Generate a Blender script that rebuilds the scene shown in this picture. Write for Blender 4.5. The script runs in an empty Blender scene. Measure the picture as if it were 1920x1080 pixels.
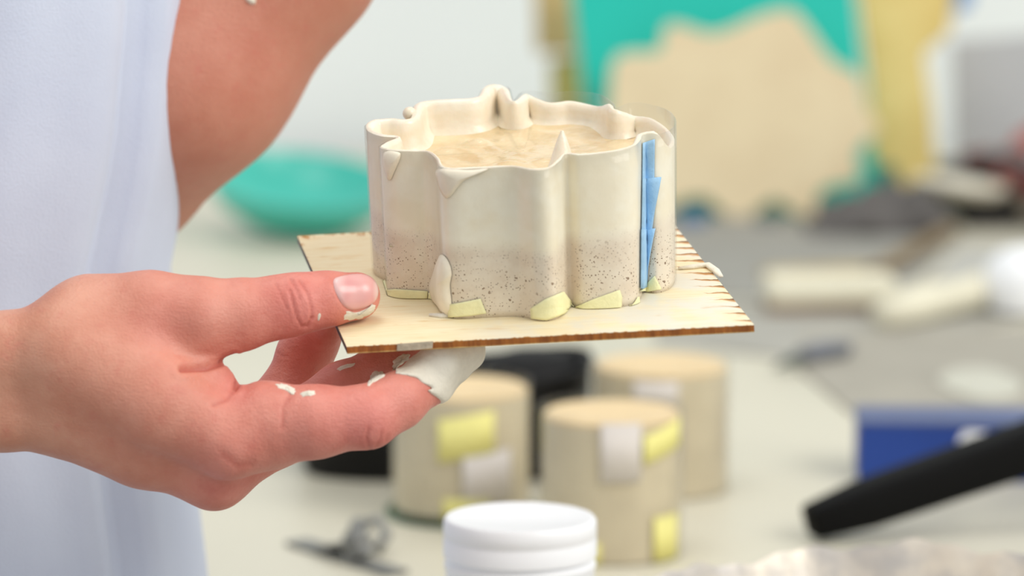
import bpy, math, random
import numpy as np
from mathutils import Vector, Matrix

random.seed(7)
rng = np.random.default_rng(7)
scene = bpy.context.scene
C = scene.collection

# ------------------------------------------------------------------ camera
FPX = 7200.0                       # focal length in pixels of the 1920 wide frame
PITCH = math.radians(8.5)
CAM = np.array([0.0, 0.0, 0.4165])  # table top is z = 0
RIGHT = np.array([1.0, 0, 0])
FWD = np.array([0, math.cos(PITCH), -math.sin(PITCH)])
UP = np.array([0, math.sin(PITCH), math.cos(PITCH)])
cd = bpy.data.cameras.new('camera')
cd.sensor_width = 36.0
cd.lens = FPX / 1920.0 * 36.0
cd.clip_start = 0.05
cd.dof.use_dof = True
cd.dof.focus_distance = 1.405
cd.dof.aperture_fstop = 6.6
cam = bpy.data.objects.new('camera', cd)
cam.location = CAM
cam.rotation_euler = (math.pi / 2 - PITCH, 0, 0)
C.objects.link(cam)
scene.camera = cam

# ------------------------------------------------------------------ world, lights, exposure
w = bpy.data.worlds.new('daylight')
scene.world = w
w.use_nodes = True
bg = w.node_tree.nodes['Background']
bg.inputs[0].default_value = (0.93, 0.97, 1.0, 1)
bg.inputs[1].default_value = 0.72
def area(name, loc, target, size, power, col):
    l = bpy.data.lights.new(name, 'AREA')
    l.shape = 'RECTANGLE'; l.size = size[0]; l.size_y = size[1]
    l.energy = power; l.color = col
    o = bpy.data.objects.new(name, l)
    o.location = loc
    o.rotation_euler = (Vector(target) - Vector(loc)).to_track_quat('-Z', 'Y').to_euler()
    C.objects.link(o)
    return o
area('window_light', (2.6, -0.2, 2.6), (0, 1.5, 0.1), (2.2, 1.6), 90, (1.0, 0.97, 0.92))
area('ceiling_light', (-0.4, 1.6, 2.9), (-0.1, 1.7, 0), (1.6, 1.2), 24, (1.0, 0.98, 0.94))
vs = scene.view_settings
vs.view_transform = 'Standard'; vs.look = 'None'; vs.exposure = 0.0; vs.gamma = 1.0
vs.use_curve_mapping = False
scene.cycles.use_denoising = True
scene.cycles.max_bounces = 8
scene.cycles.transparent_max_bounces = 16

# ------------------------------------------------------------------ pixel geometry helpers
def P(px, py, z):
    """point seen at pixel (px,py) at camera depth z (metres)"""
    px = np.asarray(px, float); py = np.asarray(py, float); z = np.asarray(z, float)
    x = (px - 960) / FPX * z; y = (540 - py) / FPX * z
    return CAM + x[..., None] * RIGHT + y[..., None] * UP + z[..., None] * FWD
def ray(px, py):
    return P(px, py, 1.0) - CAM
def T(px, py, h=0.0):
    d = ray(px, py)
    s = (h - CAM[2]) / d[..., 2]
    return CAM + d * s[..., None]
def on_plane(px, py, p0, n):
    d = ray(px, py); p0 = np.asarray(p0, float); n = np.asarray(n, float)
    s = ((p0 - CAM) @ n) / (d @ n)
    return CAM + d * np.asarray(s)[..., None]
def project(p):
    q = np.asarray(p) - CAM
    z = q @ FWD
    return 960 + (q @ RIGHT) / z * FPX, 540 - (q @ UP) / z * FPX, z

# ------------------------------------------------------------------ materials
def lin(c):
    out = []
    for v in c[:3]:
        v = v / 255.0
        out.append(v / 12.92 if v <= 0.04045 else ((v + 0.055) / 1.055) ** 2.4)
    return (*out, 1.0)
MATS = {}
class NT:
    def __init__(self, name):
        self.m = bpy.data.materials.new(name); self.m.use_nodes = True
        self.t = self.m.node_tree; self.t.nodes.clear()
        self.out = self.n('ShaderNodeOutputMaterial')
    def n(self, typ, **kw):
        nd = self.t.nodes.new(typ)
        for k, v in kw.items(): setattr(nd, k, v)
        return nd
    def l(self, a, b): self.t.links.new(a, b)
    def math(self, op, a, b=None, c=None, clamp=False):
        nd = self.n('ShaderNodeMath', operation=op); nd.use_clamp = clamp
        for i, v in enumerate((a, b, c)):
            if v is None: continue
            if isinstance(v, (int, float)): nd.inputs[i].default_value = v
            else: self.l(v, nd.inputs[i])
        return nd.outputs[0]
    def mix(self, fac, a, b):
        nd = self.n('ShaderNodeMix', data_type='RGBA')
        for i, v in ((0, fac), (6, a), (7, b)):
            if isinstance(v, (int, float)): nd.inputs[i].default_value = v
            elif isinstance(v, tuple): nd.inputs[i].default_value = v
            else: self.l(v, nd.inputs[i])
        return nd.outputs[2]
    def coord(self, kind='Object'): return self.n('ShaderNodeTexCoord').outputs[kind]
    def noise(self, vec, scale, detail=3, rough=0.55, lo=None, hi=None):
        nd = self.n('ShaderNodeTexNoise'); nd.inputs['Scale'].default_value = scale
        nd.inputs['Detail'].default_value = detail; nd.inputs['Roughness'].default_value = rough
        if vec is not None: self.l(vec, nd.inputs['Vector'])
        o = nd.outputs[0]
        if lo is not None: o = self.ramp(o, lo, hi)
        return o
    def ramp(self, v, lo, hi):
        nd = self.n('ShaderNodeMapRange'); nd.interpolation_type = 'SMOOTHSTEP'
        self.l(v, nd.inputs[0]); nd.inputs[1].default_value = lo; nd.inputs[2].default_value = hi
        return nd.outputs[0]
    def scale(self, vec, s):
        nd = self.n('ShaderNodeMapping'); self.l(vec, nd.inputs[0]); nd.inputs['Scale'].default_value = s
        return nd.outputs[0]
    def bump(self, h, strength, dist=0.001):
        nd = self.n('ShaderNodeBump'); nd.inputs['Strength'].default_value = strength
        nd.inputs['Distance'].default_value = dist; self.l(h, nd.inputs['Height'])
        return nd.outputs[0]
    def bsdf(self, col, rough=0.5, normal=None, **kw):
        b = self.n('ShaderNodeBsdfPrincipled')
        if isinstance(col, tuple): b.inputs['Base Color'].default_value = col
        else: self.l(col, b.inputs['Base Color'])
        if isinstance(rough, (int, float)): b.inputs['Roughness'].default_value = rough
        else: self.l(rough, b.inputs['Roughness'])
        if normal is not None: self.l(normal, b.inputs['Normal'])
        for k, v in kw.items(): b.inputs[k.replace('_', ' ')].default_value = v
        self.l(b.outputs[0], self.out.inputs[0])
        return b
def simple(name, col, rough=0.5, var=0.06, scale=30, bump=0.15, bscale=200, col2=None, **kw):
    if name in MATS: return MATS[name]
    t = NT(name); v = t.coord()
    c1 = lin(col)
    c2 = lin(col2) if col2 else tuple(x * (1 - 2.2 * var) for x in c1[:3]) + (1.0,)
    c = t.mix(t.noise(v, scale, 4, 0.6, 0.35, 0.65), c1, c2)
    nrm = t.bump(t.noise(v, bscale, 3), bump) if bump else None
    t.bsdf(c, rough, nrm, **kw)
    MATS[name] = t.m
    return t.m

def m_skin():
    t = NT('skin'); v = t.coord()
    at = t.n('ShaderNodeAttribute', attribute_name='pink').outputs['Fac']
    a = t.mix(t.noise(v, 55, 4, 0.6, 0.3, 0.7), lin((220, 160, 134)), lin((208, 142, 116)))
    b = t.mix(t.noise(v, 70, 4, 0.6, 0.35, 0.65), lin((225, 140, 127)), lin((212, 120, 108)))
    c = t.mix(at, a, b)
    arm_shade = t.n('ShaderNodeAttribute', attribute_name='tan').outputs['Fac']
    c = t.mix(arm_shade, c, lin((186, 122, 96)))  # shade of the far arm painted into its skin colour
    blot = t.noise(v, 160, 3, 0.6, 0.52, 0.75)
    c = t.mix(t.math('MULTIPLY', blot, 0.28), c, lin((206, 112, 100)))
    vo = t.n('ShaderNodeTexVoronoi'); vo.inputs['Scale'].default_value = 1100; t.l(v, vo.inputs['Vector'])
    h = t.math('ADD', t.math('MULTIPLY', vo.outputs[0], 0.6), t.noise(v, 700, 3))
    cr = t.n('ShaderNodeAttribute', attribute_name='crease').outputs['Fac']
    c = t.mix(t.math('MULTIPLY', cr, 0.75), c, lin((186, 92, 78)))
    fine = t.noise(t.scale(v, (1.0, 1.0, 2.2)), 420, 4, 0.7)
    h = t.math('ADD', h, t.math('MULTIPLY', fine, 1.4))
    b = t.bsdf(c, 0.46, t.bump(h, 0.30, 0.0007))
    b.inputs['Subsurface Weight'].default_value = 0.18
    b.inputs['Subsurface Radius'].default_value = (1.0, 0.35, 0.2)
    b.inputs['Subsurface Scale'].default_value = 0.0035
    b.inputs['Specular IOR Level'].default_value = 0.4
    return t.m
def m_nail():
    t = NT('nail'); v = t.coord('Generated')
    c = t.mix(t.noise(v, 1.2, 1, 0.5, 0.35, 0.65), lin((230, 172, 166)), lin((222, 156, 152)))
    sx = t.n('ShaderNodeSeparateXYZ'); t.l(v, sx.inputs[0])
    c = t.mix(t.math('MULTIPLY', t.ramp(sx.outputs[0], 0.86, 0.99), 0.8), c, lin((240, 214, 204)))
    c = t.mix(t.math('MULTIPLY', t.math('SUBTRACT', 1.0, t.ramp(sx.outputs[0], 0.08, 0.34)), 0.6), c, lin((238, 206, 200)))
    b = t.bsdf(c, 0.25, t.bump(t.noise(t.scale(v, (2, 40, 2)), 4, 2), 0.06, 0.0004))
    b.inputs['Subsurface Weight'].default_value = 0.2
    b.inputs['Subsurface Radius'].default_value = (1.0, 0.4, 0.3)
    b.inputs['Subsurface Scale'].default_value = 0.002
    return t.m
def m_shirt():
    t = NT('white_cotton'); v = t.coord()
    c = t.mix(t.noise(v, 12, 4, 0.6, 0.3, 0.7), lin((213, 221, 238)), lin((205, 213, 232)))
    h = t.math('ADD', t.math('MULTIPLY', t.noise(v, 18, 4), 2.5), t.noise(v, 900, 2))
    b = t.bsdf(c, 0.9, t.bump(h, 0.14, 0.002))
    b.inputs['Sheen Weight'].default_value = 0.15
    return t.m
def m_plaster():
    """pour plaster: dense pitted lower pour, paler smooth upper pour (z = height above the board)"""
    t = NT('cast_plaster'); v = t.coord()
    sep = t.n('ShaderNodeSeparateXYZ'); t.l(v, sep.inputs[0]); z = sep.outputs[2]
    wob = t.math('MULTIPLY', t.math('SUBTRACT', t.noise(v, 30, 2), 0.5), 0.006)
    hi = t.ramp(t.math('ADD', z, wob), 0.0225, 0.0295)
    up = t.mix(t.noise(v, 60, 3, 0.6, 0.35, 0.65), lin((254, 246, 224)), lin((249, 237, 209)))
    lo = t.mix(t.noise(v, 90, 4, 0.65, 0.35, 0.65), lin((241, 227, 205)), lin((232, 214, 190)))
    c = t.mix(hi, lo, up)
    pits = None
    for sc, thr, frac in ((300, 0.15, 0.40), (620, 0.19, 0.62), (1150, 0.25, 0.55)):
        vo = t.n('ShaderNodeTexVoronoi'); vo.inputs['Scale'].default_value = sc; t.l(v, vo.inputs['Vector'])
        near = t.math('LESS_THAN', vo.outputs['Distance'], thr)
        sp = t.n('ShaderNodeSeparateColor'); t.l(vo.outputs['Color'], sp.inputs[0])
        sel = t.math('LESS_THAN', sp.outputs[0], frac)
        p = t.math('MULTIPLY', near, sel)
        pits = p if pits is None else t.math('MAXIMUM', pits, p)
    mask = t.math('SUBTRACT', 1.0, t.ramp(t.math('ADD', z, wob), 0.014, 0.031))
    clus = t.noise(v, 130, 2, 0.5, 0.32, 0.56)
    pits = t.math('MULTIPLY', pits, t.math('MULTIPLY', t.math('ADD', t.math('MULTIPLY', mask, 0.95), 0.03), clus))
    c = t.mix(pits, c, lin((142, 112, 84)))
    rough = t.math('SUBTRACT', 0.55, t.math('MULTIPLY', t.ramp(z, 0.036, 0.042), 0.12))
    t.bsdf(c, rough, t.bump(t.math('SUBTRACT', t.noise(v, 300, 3), t.math('MULTIPLY', pits, 2.0)), 0.22, 0.0008))
    return t.m
def m_wet(name='wet_plaster', a=(244, 234, 214), b=(236, 221, 196), r=0.3):
    t = NT(name); v = t.coord()
    c = t.mix(t.noise(v, 80, 3, 0.6, 0.3, 0.7), lin(a), lin(b))
    b = t.bsdf(c, r, t.bump(t.noise(v, 140, 3), 0.22, 0.002))
    b.inputs['Subsurface Weight'].default_value = 0.1
    b.inputs['Subsurface Scale'].default_value = 0.002
    return t.m
def m_clear(name, tint, gloss_r=0.08, ior=1.35):
    t = NT(name)
    tr = t.n('ShaderNodeBsdfTransparent'); tr.inputs[0].default_value = lin(tint)
    gl = t.n('ShaderNodeBsdfGlossy'); gl.inputs['Roughness'].default_value = gloss_r
    fr = t.n('ShaderNodeLayerWeight'); fr.inputs[0].default_value = 0.5
    fac = t.math('ADD', 0.014, t.math('MULTIPLY', t.math('POWER', fr.outputs['Facing'], 4.0), 0.35 if ior < 1.42 else 0.7))
    hz = t.n('ShaderNodeBsdfDiffuse'); hz.inputs[0].default_value = lin((222, 226, 214))
    m0 = t.n('ShaderNodeMixShader'); m0.inputs[0].default_value = 0.028
    t.l(tr.outputs[0], m0.inputs[1]); t.l(hz.outputs[0], m0.inputs[2])
    mx = t.n('ShaderNodeMixShader'); t.l(fac, mx.inputs[0])
    t.l(m0.outputs[0], mx.inputs[1]); t.l(gl.outputs[0], mx.inputs[2]); t.l(mx.outputs[0], t.out.inputs[0])
    return t.m
def m_ply():
    """laser cut birch ply face; UV u along the front edge, v towards the back"""
    t = NT('birch_ply'); uv = t.n('ShaderNodeUVMap').outputs[0]
    sep = t.n('ShaderNodeSeparateXYZ'); t.l(uv, sep.inputs[0]); u, v = sep.outputs[0], sep.outputs[1]
    grain = t.noise(t.scale(uv, (2.2, 26, 1)), 3, 5, 0.65, 0.3, 0.7)
    c = t.mix(grain, lin((244, 230, 194)), lin((238, 218, 174)))
    # dried plaster film over the right and middle of the face
    film = t.math('MULTIPLY', t.noise(uv, 4.5, 4, 0.6, 0.40, 0.58), t.ramp(u, 0.18, 0.55))
    c = t.mix(t.math('MULTIPLY', film, 0.85), c, lin((228, 222, 207)))
    # orange honey stain to the left
    st = t.math('MULTIPLY', t.noise(t.scale(uv, (1, 3, 1)), 6, 3, 0.6, 0.55, 0.75), t.math('SUBTRACT', 1.0, t.ramp(u, 0.3, 0.6)))
    c = t.mix(t.math('MULTIPLY', st, 0.6), c, lin((222, 178, 104)))
    # scorch lines along the right edge, one per laser pulse
    wobv = t.math('ADD', v, t.math('MULTIPLY', t.noise(uv, 30, 2), 0.03))
    slant = t.math('SUBTRACT', wobv, t.math('MULTIPLY', t.math('SUBTRACT', 1.0, u), 0.10))
    fr = t.math('FRACT', t.math('MULTIPLY', slant, 17.0))
    tooth = t.math('POWER', fr, 3.0)
    tn = t.math('MULTIPLY', tooth, t.math('ADD', t.noise(uv, 14, 2), 0.4))
    d = t.math('MULTIPLY', t.math('SUBTRACT', 1.0, u), 144.0)
    reach = t.math('ADD', t.math('MULTIPLY', t.ramp(v, 0.1, 0.8), 9.0), 6.0)
    burn = t.math('SUBTRACT', t.math('MULTIPLY', tn, 1.5), t.math('DIVIDE', d, reach), clamp=True)
    # scorch along front, left and back edges
    df = t.math('MULTIPLY', v, 141.0)
    b2 = t.math('SUBTRACT', t.math('MULTIPLY', t.noise(t.scale(uv, (14, 2, 1)), 3, 4, 0.7, 0.40, 0.70), 0.9), t.math('DIVIDE', df, 1.6), clamp=True)
    db = t.math('MULTIPLY', t.math('SUBTRACT', 1.0, v), 141.0)
    b3 = t.math('SUBTRACT', t.math('MULTIPLY', t.noise(t.scale(uv, (9, 2, 1)), 3, 4, 0.7, 0.40, 0.65), 0.9), t.math('DIVIDE', db, 8.0), clamp=True)
    dl = t.math('MULTIPLY', u, 144.0)
    b4 = t.math('SUBTRACT', t.math('MULTIPLY', t.noise(t.scale(uv, (2, 9, 1)), 3, 4, 0.7, 0.45, 0.75), 0.7), t.math('DIVIDE', dl, 5.0), clamp=True)
    burn = t.math('MAXIMUM', t.math('MAXIMUM', burn, b2), t.math('MAXIMUM', b3, b4))
    blo = t.noise(t.scale(uv, (1, 2.2, 1)), 9, 3, 0.6, 0.62, 0.78)
    c = t.mix(t.math('MULTIPLY', blo, 0.45), c, lin((206, 164, 96)))
    c = t.mix(t.ramp(burn, 0.0, 0.45), c, lin((196, 138, 70)))
    c = t.mix(t.ramp(burn, 0.4, 1.1), c, lin((92, 56, 28)))
    t.bsdf(c, 0.55, t.bump(grain, 0.1, 0.0005))
    return t.m
def m_burnt(name, a, b):
    t = NT(name); v = t.coord()
    c = t.mix(t.noise(t.scale(v, (1, 1, 0.2)), 160, 4, 0.7, 0.35, 0.65), lin(a), lin(b))
    t.bsdf(c, 0.6, t.bump(t.noise(v, 600, 3), 0.3, 0.0006))
    return t.m
M = dict(
    skin=m_skin(), nail=m_nail(), shirt=m_shirt(), plaster=m_plaster(), wet=m_wet(), pool=m_wet('pool_plaster', (230, 208, 168), (216, 190, 146), 0.13), ply=m_ply(),
    clear=m_clear('clear_acetate', (254, 254, 254)), greenclear=m_clear('green_glass', (150, 205, 180), 0.05, 1.45),
    tubeclear=m_clear('clear_tube', (254, 254, 254), 0.12, 1.4),
    edge=m_burnt('laser_cut_edge', (184, 110, 40), (138, 76, 24)),
    edge_dark=m_burnt('charred_edge', (70, 48, 34), (38, 26, 20)),
    dryplaster=simple('dry_plaster', (238, 230, 212), 0.75, 0.05, 120, 0.35, 500),
    yellow_tape=simple('yellow_masking_tape', (246, 241, 188), 0.7, 0.03, 200, 0.35, 450),
    blue_tape=simple('blue_masking_tape', (166, 208, 240), 0.6, 0.06, 120, 0.3, 500),
    drip=simple('drip_plaster', (240, 228, 205), 0.4, 0.03, 120, 0.1, 300),
    table=simple('cream_tabletop', (224, 220, 194), 0.42, 0.02, 4, 0.05, 150, specular=None) if False else simple('cream_tabletop', (216, 210, 190), 0.42, 0.02, 4, 0.05, 150),
    wall=simple('white_wall', (242, 246, 246), 0.85, 0.01, 3, 0.05, 120),
    floor=simple('grey_floor', (150, 148, 142), 0.6, 0.05, 6, 0.1, 60),
)

# ------------------------------------------------------------------ mesh helpers
def thing(name, label, cat, loc=(0, 0, 0), group=None, mat=None):
    o = bpy.data.objects.new(name, None); C.objects.link(o)
    o.empty_display_size = 0.02
    if mat is not None: o.matrix_world = mat
    else: o.location = [float(v) for v in loc]
    o['label'] = label; o['category'] = cat
    if group: o['group'] = group
    return o
def mesh(name, verts, faces, mat, parent=None, smooth=True, label=None, local=False):
    """verts in world space unless local; stored relative to the parent's frame"""
    v = np.asarray(verts, float)
    if parent is not None and not local:
        mi = np.array(parent.matrix_basis.inverted())
        v = v @ mi[:3, :3].T + mi[:3, 3]
    me = bpy.data.meshes.new(name)
    me.from_pydata(v.tolist(), [], [list(map(int, f)) for f in faces])
    mats = mat if isinstance(mat, (list, tuple)) else [mat]
    for m_ in mats: me.materials.append(m_)
    if smooth: me.shade_smooth()
    me.update()
    o = bpy.data.objects.new(name, me); C.objects.link(o)
    if parent is not None: o.parent = parent
    if label: o['label'] = label
    return o
def fix_normals(o):
    import bmesh
    bm = bmesh.new(); bm.from_mesh(o.data); bmesh.ops.recalc_face_normals(bm, faces=bm.faces); bm.to_mesh(o.data); bm.free()
    return o
def bevel(o, wdt, seg=2, angle=35):
    md = o.modifiers.new('bevel', 'BEVEL'); md.width = wdt; md.segments = seg
    md.limit_method = 'ANGLE'; md.angle_limit = math.radians(angle)
    return o
def prism(bottom, top):
    """closed solid between two equal length 3D outlines"""
    n = len(bottom)
    v = np.vstack([bottom, top])
    f = [list(range(n))[::-1], list(range(n, 2 * n))]
    f += [[i, (i + 1) % n, n + (i + 1) % n, n + i] for i in range(n)]
    return v, f
def slab(name, pix, p0, nrm, thick, mat, parent, bev=0.001, smooth=False, subdiv=0):
    """outline (pixels) laid on the plane p0/nrm, thickness going away along -nrm"""
    pix = np.array(pix, float); nrm = np.array(nrm, float); nrm /= np.linalg.norm(nrm)
    if subdiv: pix = catmull(pix, subdiv, True)
    o3 = on_plane(pix[:, 0], pix[:, 1], p0, nrm)
    v, f = prism(o3, o3 - nrm * thick)
    o = fix_normals(mesh(name, v, f, mat, parent, smooth))
    if bev: bevel(o, bev)
    return o
def box_w(name, c, size, mat, parent, rot=None, bev=0.001, taper=None):
    """box centred at world c; rot a 3x3 of axes as columns"""
    R = np.eye(3) if rot is None else np.asarray(rot)
    v = []
    for z in (-.5, .5):
        for x, y in ((-.5, -.5), (.5, -.5), (.5, .5), (-.5, .5)):
            k = taper if (taper and z > 0) else 1.0
            v.append(np.asarray(c) + R @ np.array([x * size[0] * k, y * size[1] * k, z * size[2]]))
    f = [[3, 2, 1, 0], [4, 5, 6, 7], [0, 1, 5, 4], [1, 2, 6, 5], [2, 3, 7, 6], [3, 0, 4, 7]]
    o = mesh(name, v, f, mat, parent, False)
    if bev: bevel(o, bev)
    return o
def rotz(a):
    c, s = math.cos(a), math.sin(a)
    return np.array([[c, -s, 0], [s, c, 0], [0, 0, 1.0]])
def axes(xdir, up=(0, 0, 1)):
    x = np.asarray(xdir, float); x = x / np.linalg.norm(x)
    y = np.cross(up, x); y /= np.linalg.norm(y)
    return np.stack([x, y, np.cross(x, y)], 1)
def lathe(name, c, prof, mat, parent, n=64, rot=None, smooth=True, wob=None, closed=False):
    """profile [(r, z)] around a vertical axis at world c"""
    R = np.eye(3) if rot is None else np.asarray(rot)
    th = np.arange(n) / n * 2 * np.pi
    v = []; f = []
    for j, (r, z) in enumerate(prof):
        ring = np.stack([r * np.cos(th), r * np.sin(th), np.full(n, z)], 1)
        if wob is not None: ring = wob(ring, th, j)
        v.append(np.asarray(c) + ring @ R.T)
    v = np.vstack(v); m_ = len(prof)
    for j in range(m_ - 1 + (1 if closed else 0)):
        for i in range(n):
            a = j * n + i; b = j * n + (i + 1) % n; j2 = (j + 1) % m_
            f.append([a, b, j2 * n + (i + 1) % n, j2 * n + i])
    if not closed:
        f.append(list(range(n))[::-1]); f.append([(m_ - 1) * n + i for i in range(n)])
    o = mesh(name, v, f, mat, parent, smooth)
    fix_normals(o)
    if smooth:
        md = o.modifiers.new('edges', 'EDGE_SPLIT'); md.split_angle = math.radians(40)
    return o
def tube(name, path, rad, mat, parent, n=16, flat=1.0):
    path = np.asarray(path, float); k = len(path)
    rad = np.broadcast_to(np.asarray(rad, float), (k,))
    v = []; f = []
    up0 = np.array([0.0, 0.0, 1.0])
    for i in range(k):
        d = path[min(i + 1, k - 1)] - path[max(i - 1, 0)]; d /= np.linalg.norm(d)
        s = np.cross(d, up0)
        if np.linalg.norm(s) < 1e-3: s = np.cross(d, [0, 1.0, 0])
        s /= np.linalg.norm(s); u = np.cross(s, d)
        for q in range(n):
            a = 2 * np.pi * q / n
            v.append(path[i] + rad[i] * (math.cos(a) * s + flat * math.sin(a) * u))
    for i in range(k - 1):
        for q in range(n):
            f.append([i * n + q, i * n + (q + 1) % n, (i + 1) * n + (q + 1) % n, (i + 1) * n + q])
    f.append(list(range(n))[::-1]); f.append([(k - 1) * n + q for q in range(n)])
    return fix_normals(mesh(name, v, f, mat, parent, True))
def catmull(pts, per, closed=True):
    pts = np.asarray(pts, float); n = len(pts); out = []
    rngi = range(n) if closed else range(n - 1)
    for i in rngi:
        if closed: p0, p1, p2, p3 = pts[(i - 1) % n], pts[i], pts[(i + 1) % n], pts[(i + 2) % n]
        else: p0, p1, p2, p3 = pts[max(i - 1, 0)], pts[i], pts[i + 1], pts[min(i + 2, n - 1)]
        for s in np.arange(per) / per:
            out.append(0.5 * (2 * p1 + (p2 - p0) * s + (2 * p0 - 5 * p1 + 4 * p2 - p3) * s * s + (3 * p1 - p0 - 3 * p2 + p3) * s ** 3))
    if not closed: out.append(pts[-1])
    return np.array(out)

# implicit surfaces -------------------------------------------------
def cone(p, a, b, ra, rb):
    ba = b - a; L = ba @ ba
    t = np.clip(((p - a) @ ba) / max(L, 1e-12), 0, 1)
    return np.linalg.norm(p - a - t[..., None] * ba, axis=-1) - (ra + (rb - ra) * t)
def smin(a, b, k):
    h = np.maximum(k - np.abs(a - b), 0) / k
    return np.minimum(a, b) - h * h * k * 0.25
def chain(p, pts, k=0.003):
    d = None
    for (a, ra), (b, rb) in zip(pts[:-1], pts[1:]):
        c = cone(p, a, b, ra, rb)
        d = c if d is None else smin(d, c, k)
    return d
def surface_nets(sdf, lo, hi, h):
    lo = np.asarray(lo, float); hi = np.asarray(hi, float)
    n = np.ceil((hi - lo) / h).astype(int) + 1
    ax = [lo[i] + np.arange(n[i]) * h for i in range(3)]
    D = np.empty(n)
    for i in range(n[0]):
        g = np.stack(np.meshgrid([ax[0][i]], ax[1], ax[2], indexing='ij'), -1)
        D[i] = sdf(g)[0]
    S = D < 0
    nc = n - 1
    cnt = np.zeros(nc); acc = np.zeros((*nc, 3))
    for axis in range(3):
        o1, o2 = [a for a in range(3) if a != axis]
        for i1 in (0, 1):
            for i2 in (0, 1):
                s0 = [slice(0, nc[a]) for a in range(3)]
                s0[o1] = slice(i1, i1 + nc[o1]); s0[o2] = slice(i2, i2 + nc[o2])
                s1 = list(s0); s1[axis] = slice(1, nc[axis] + 1)
                a, b = D[tuple(s0)], D[tuple(s1)]
                m_ = S[tuple(s0)] != S[tuple(s1)]
                t = np.where(m_, a / np.where(m_, a - b, 1), 0)
                cnt += m_
                acc[..., axis] += np.where(m_, t, 0)
                acc[..., o1] += m_ * i1; acc[..., o2] += m_ * i2
    act = cnt > 0
    idx = -np.ones(nc, int); idx[act] = np.arange(act.sum())
    cell = np.argwhere(act)
    V = lo + (cell + acc[act] / cnt[act][:, None]) * h
    F = []
    for axis in range(3):
        o1, o2 = (axis + 1) % 3, (axis + 2) % 3
        s0 = [slice(None)] * 3; s1 = [slice(None)] * 3
        s0[axis] = slice(0, nc[axis]); s1[axis] = slice(1, nc[axis] + 1)
        a, b = S[tuple(s0)], S[tuple(s1)]
        E = np.argwhere(a != b)
        ok = (E[:, o1] > 0) & (E[:, o2] > 0) & (E[:, o1] < nc[o1]) & (E[:, o2] < nc[o2])
        E = E[ok]
        ins = a[tuple(E.T)]
        q = []
        for d1, d2 in ((-1, -1), (0, -1), (0, 0), (-1, 0)):
            e = E.copy(); e[:, o1] += d1; e[:, o2] += d2
            q.append(idx[tuple(e.T)])
        q = np.stack(q, 1)
        q = np.where(ins[:, None], q, q[:, ::-1])
        F.append(q)
    return V, np.vstack(F)
def grad(sdf, p, e=2e-4):
    g = np.stack([sdf(p + np.eye(3)[i] * e) - sdf(p - np.eye(3)[i] * e) for i in range(3)], -1)
    return g / np.maximum(np.linalg.norm(g, axis=-1, keepdims=True), 1e-9)
def snap(sdf, V, it=2):
    for _ in range(it):
        V = V - grad(sdf, V) * sdf(V)[:, None]
    return V
def subdivide(V, F):
    """one quad subdivision without smoothing"""
    F = np.asarray(F); n = len(V)
    e = np.stack([F, np.roll(F, -1, 1)], -1).reshape(-1, 2); es = np.sort(e, 1)
    u, inv = np.unique(es, axis=0, return_inverse=True); inv = inv.reshape(-1, 4)
    mid = V[u].mean(1); ctr = V[F].mean(1)
    vm = n + inv; vc = n + len(u) + np.arange(len(F))
    Q = [np.stack([F[:, i], vm[:, i], vc, vm[:, (i - 1) % 4]], 1) for i in range(4)]
    return np.vstack([V, mid, ctr]), np.vstack(Q)

# ================================================================== SETTING
def struct(name, verts, faces, mat):
    o = mesh(name, verts, faces, mat, None, False); o['kind'] = 'structure'; fix_normals(o); return o
TH = -0.74
def slab_box(x0, x1, y0, y1, z0, z1):
    v = [(x, y, z) for z in (z0, z1) for x, y in ((x0, y0), (x1, y0), (x1, y1), (x0, y1))]
    return v, [[3, 2, 1, 0], [4, 5, 6, 7], [0, 1, 5, 4], [1, 2, 6, 5], [2, 3, 7, 6], [3, 0, 4, 7]]
struct('floor', *slab_box(-3, 3.5, -1.5, 3.8, TH - 0.05, TH), M['floor'])
struct('wall_back', *slab_box(-3, 3.5, 3.70, 3.80, TH, 2.0), M['wall'])

# worktable: cream top whose left edge runs past the person's belly
t = thing('worktable', 'large cream workshop table under all the casting things', 'table', (0.5, 2.2, TH))
e0, e1_ = np.array([-0.058, 1.30]), np.array([-0.515, 3.66])
out = [(e0[0], e0[1]), (1.7, 1.30), (1.7, 3.66), (e1_[0], e1_[1])]
b3 = np.array([(x, y, -0.035) for x, y in out]); t3 = np.array([(x, y, 0.0) for x, y in out])
bevel(fix_normals(mesh('tabletop', *prism(b3, t3), M['table'], t, False)), 0.003)
leg_m = simple('grey_steel', (120, 122, 124), 0.4, 0.05, 40, 0.05, 200)
for x, y in ((0.0, 1.4), (1.6, 1.4), (1.6, 3.56), (-0.45, 3.56)):
    box_w('leg', (x, y, (TH - 0.035) / 2), (0.05, 0.05, -TH - 0.035), leg_m, t, bev=0.003)

# ================================================================== BOARD + MOULD FRAME
def board_pose():
    src = np.array([[0, 0], [1, 0], [0, 1], [1, 1]], float)
    px = np.array([[650, 650], [1414, 609], [557, 442], [1251, 404]], float)
    x = (px - [960, 540]) / FPX
    A = []
    for (X, Y), (u, v) in zip(src, x):
        A.append([X, Y, 1, 0, 0, 0, -u * X, -u * Y, -u]); A.append([0, 0, 0, X, Y, 1, -v * X, -v * Y, -v])
    H = np.linalg.svd(np.array(A))[2][-1].reshape(3, 3)
    if H[2, 2] < 0: H = -H
    a, b, o = H.T * (1.36 / H[2, 2])
    cw = lambda q: q[0] * RIGHT - q[1] * UP + q[2] * FWD
    return CAM + cw(o), cw(a), cw(b)
BO, BA, BB = board_pose()
E1 = BA / np.linalg.norm(BA)
BN = np.cross(BA, BB); BN /= np.linalg.norm(BN)
if BN[2] < 0: BN = -BN
E2 = np.cross(BN, E1)
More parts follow.
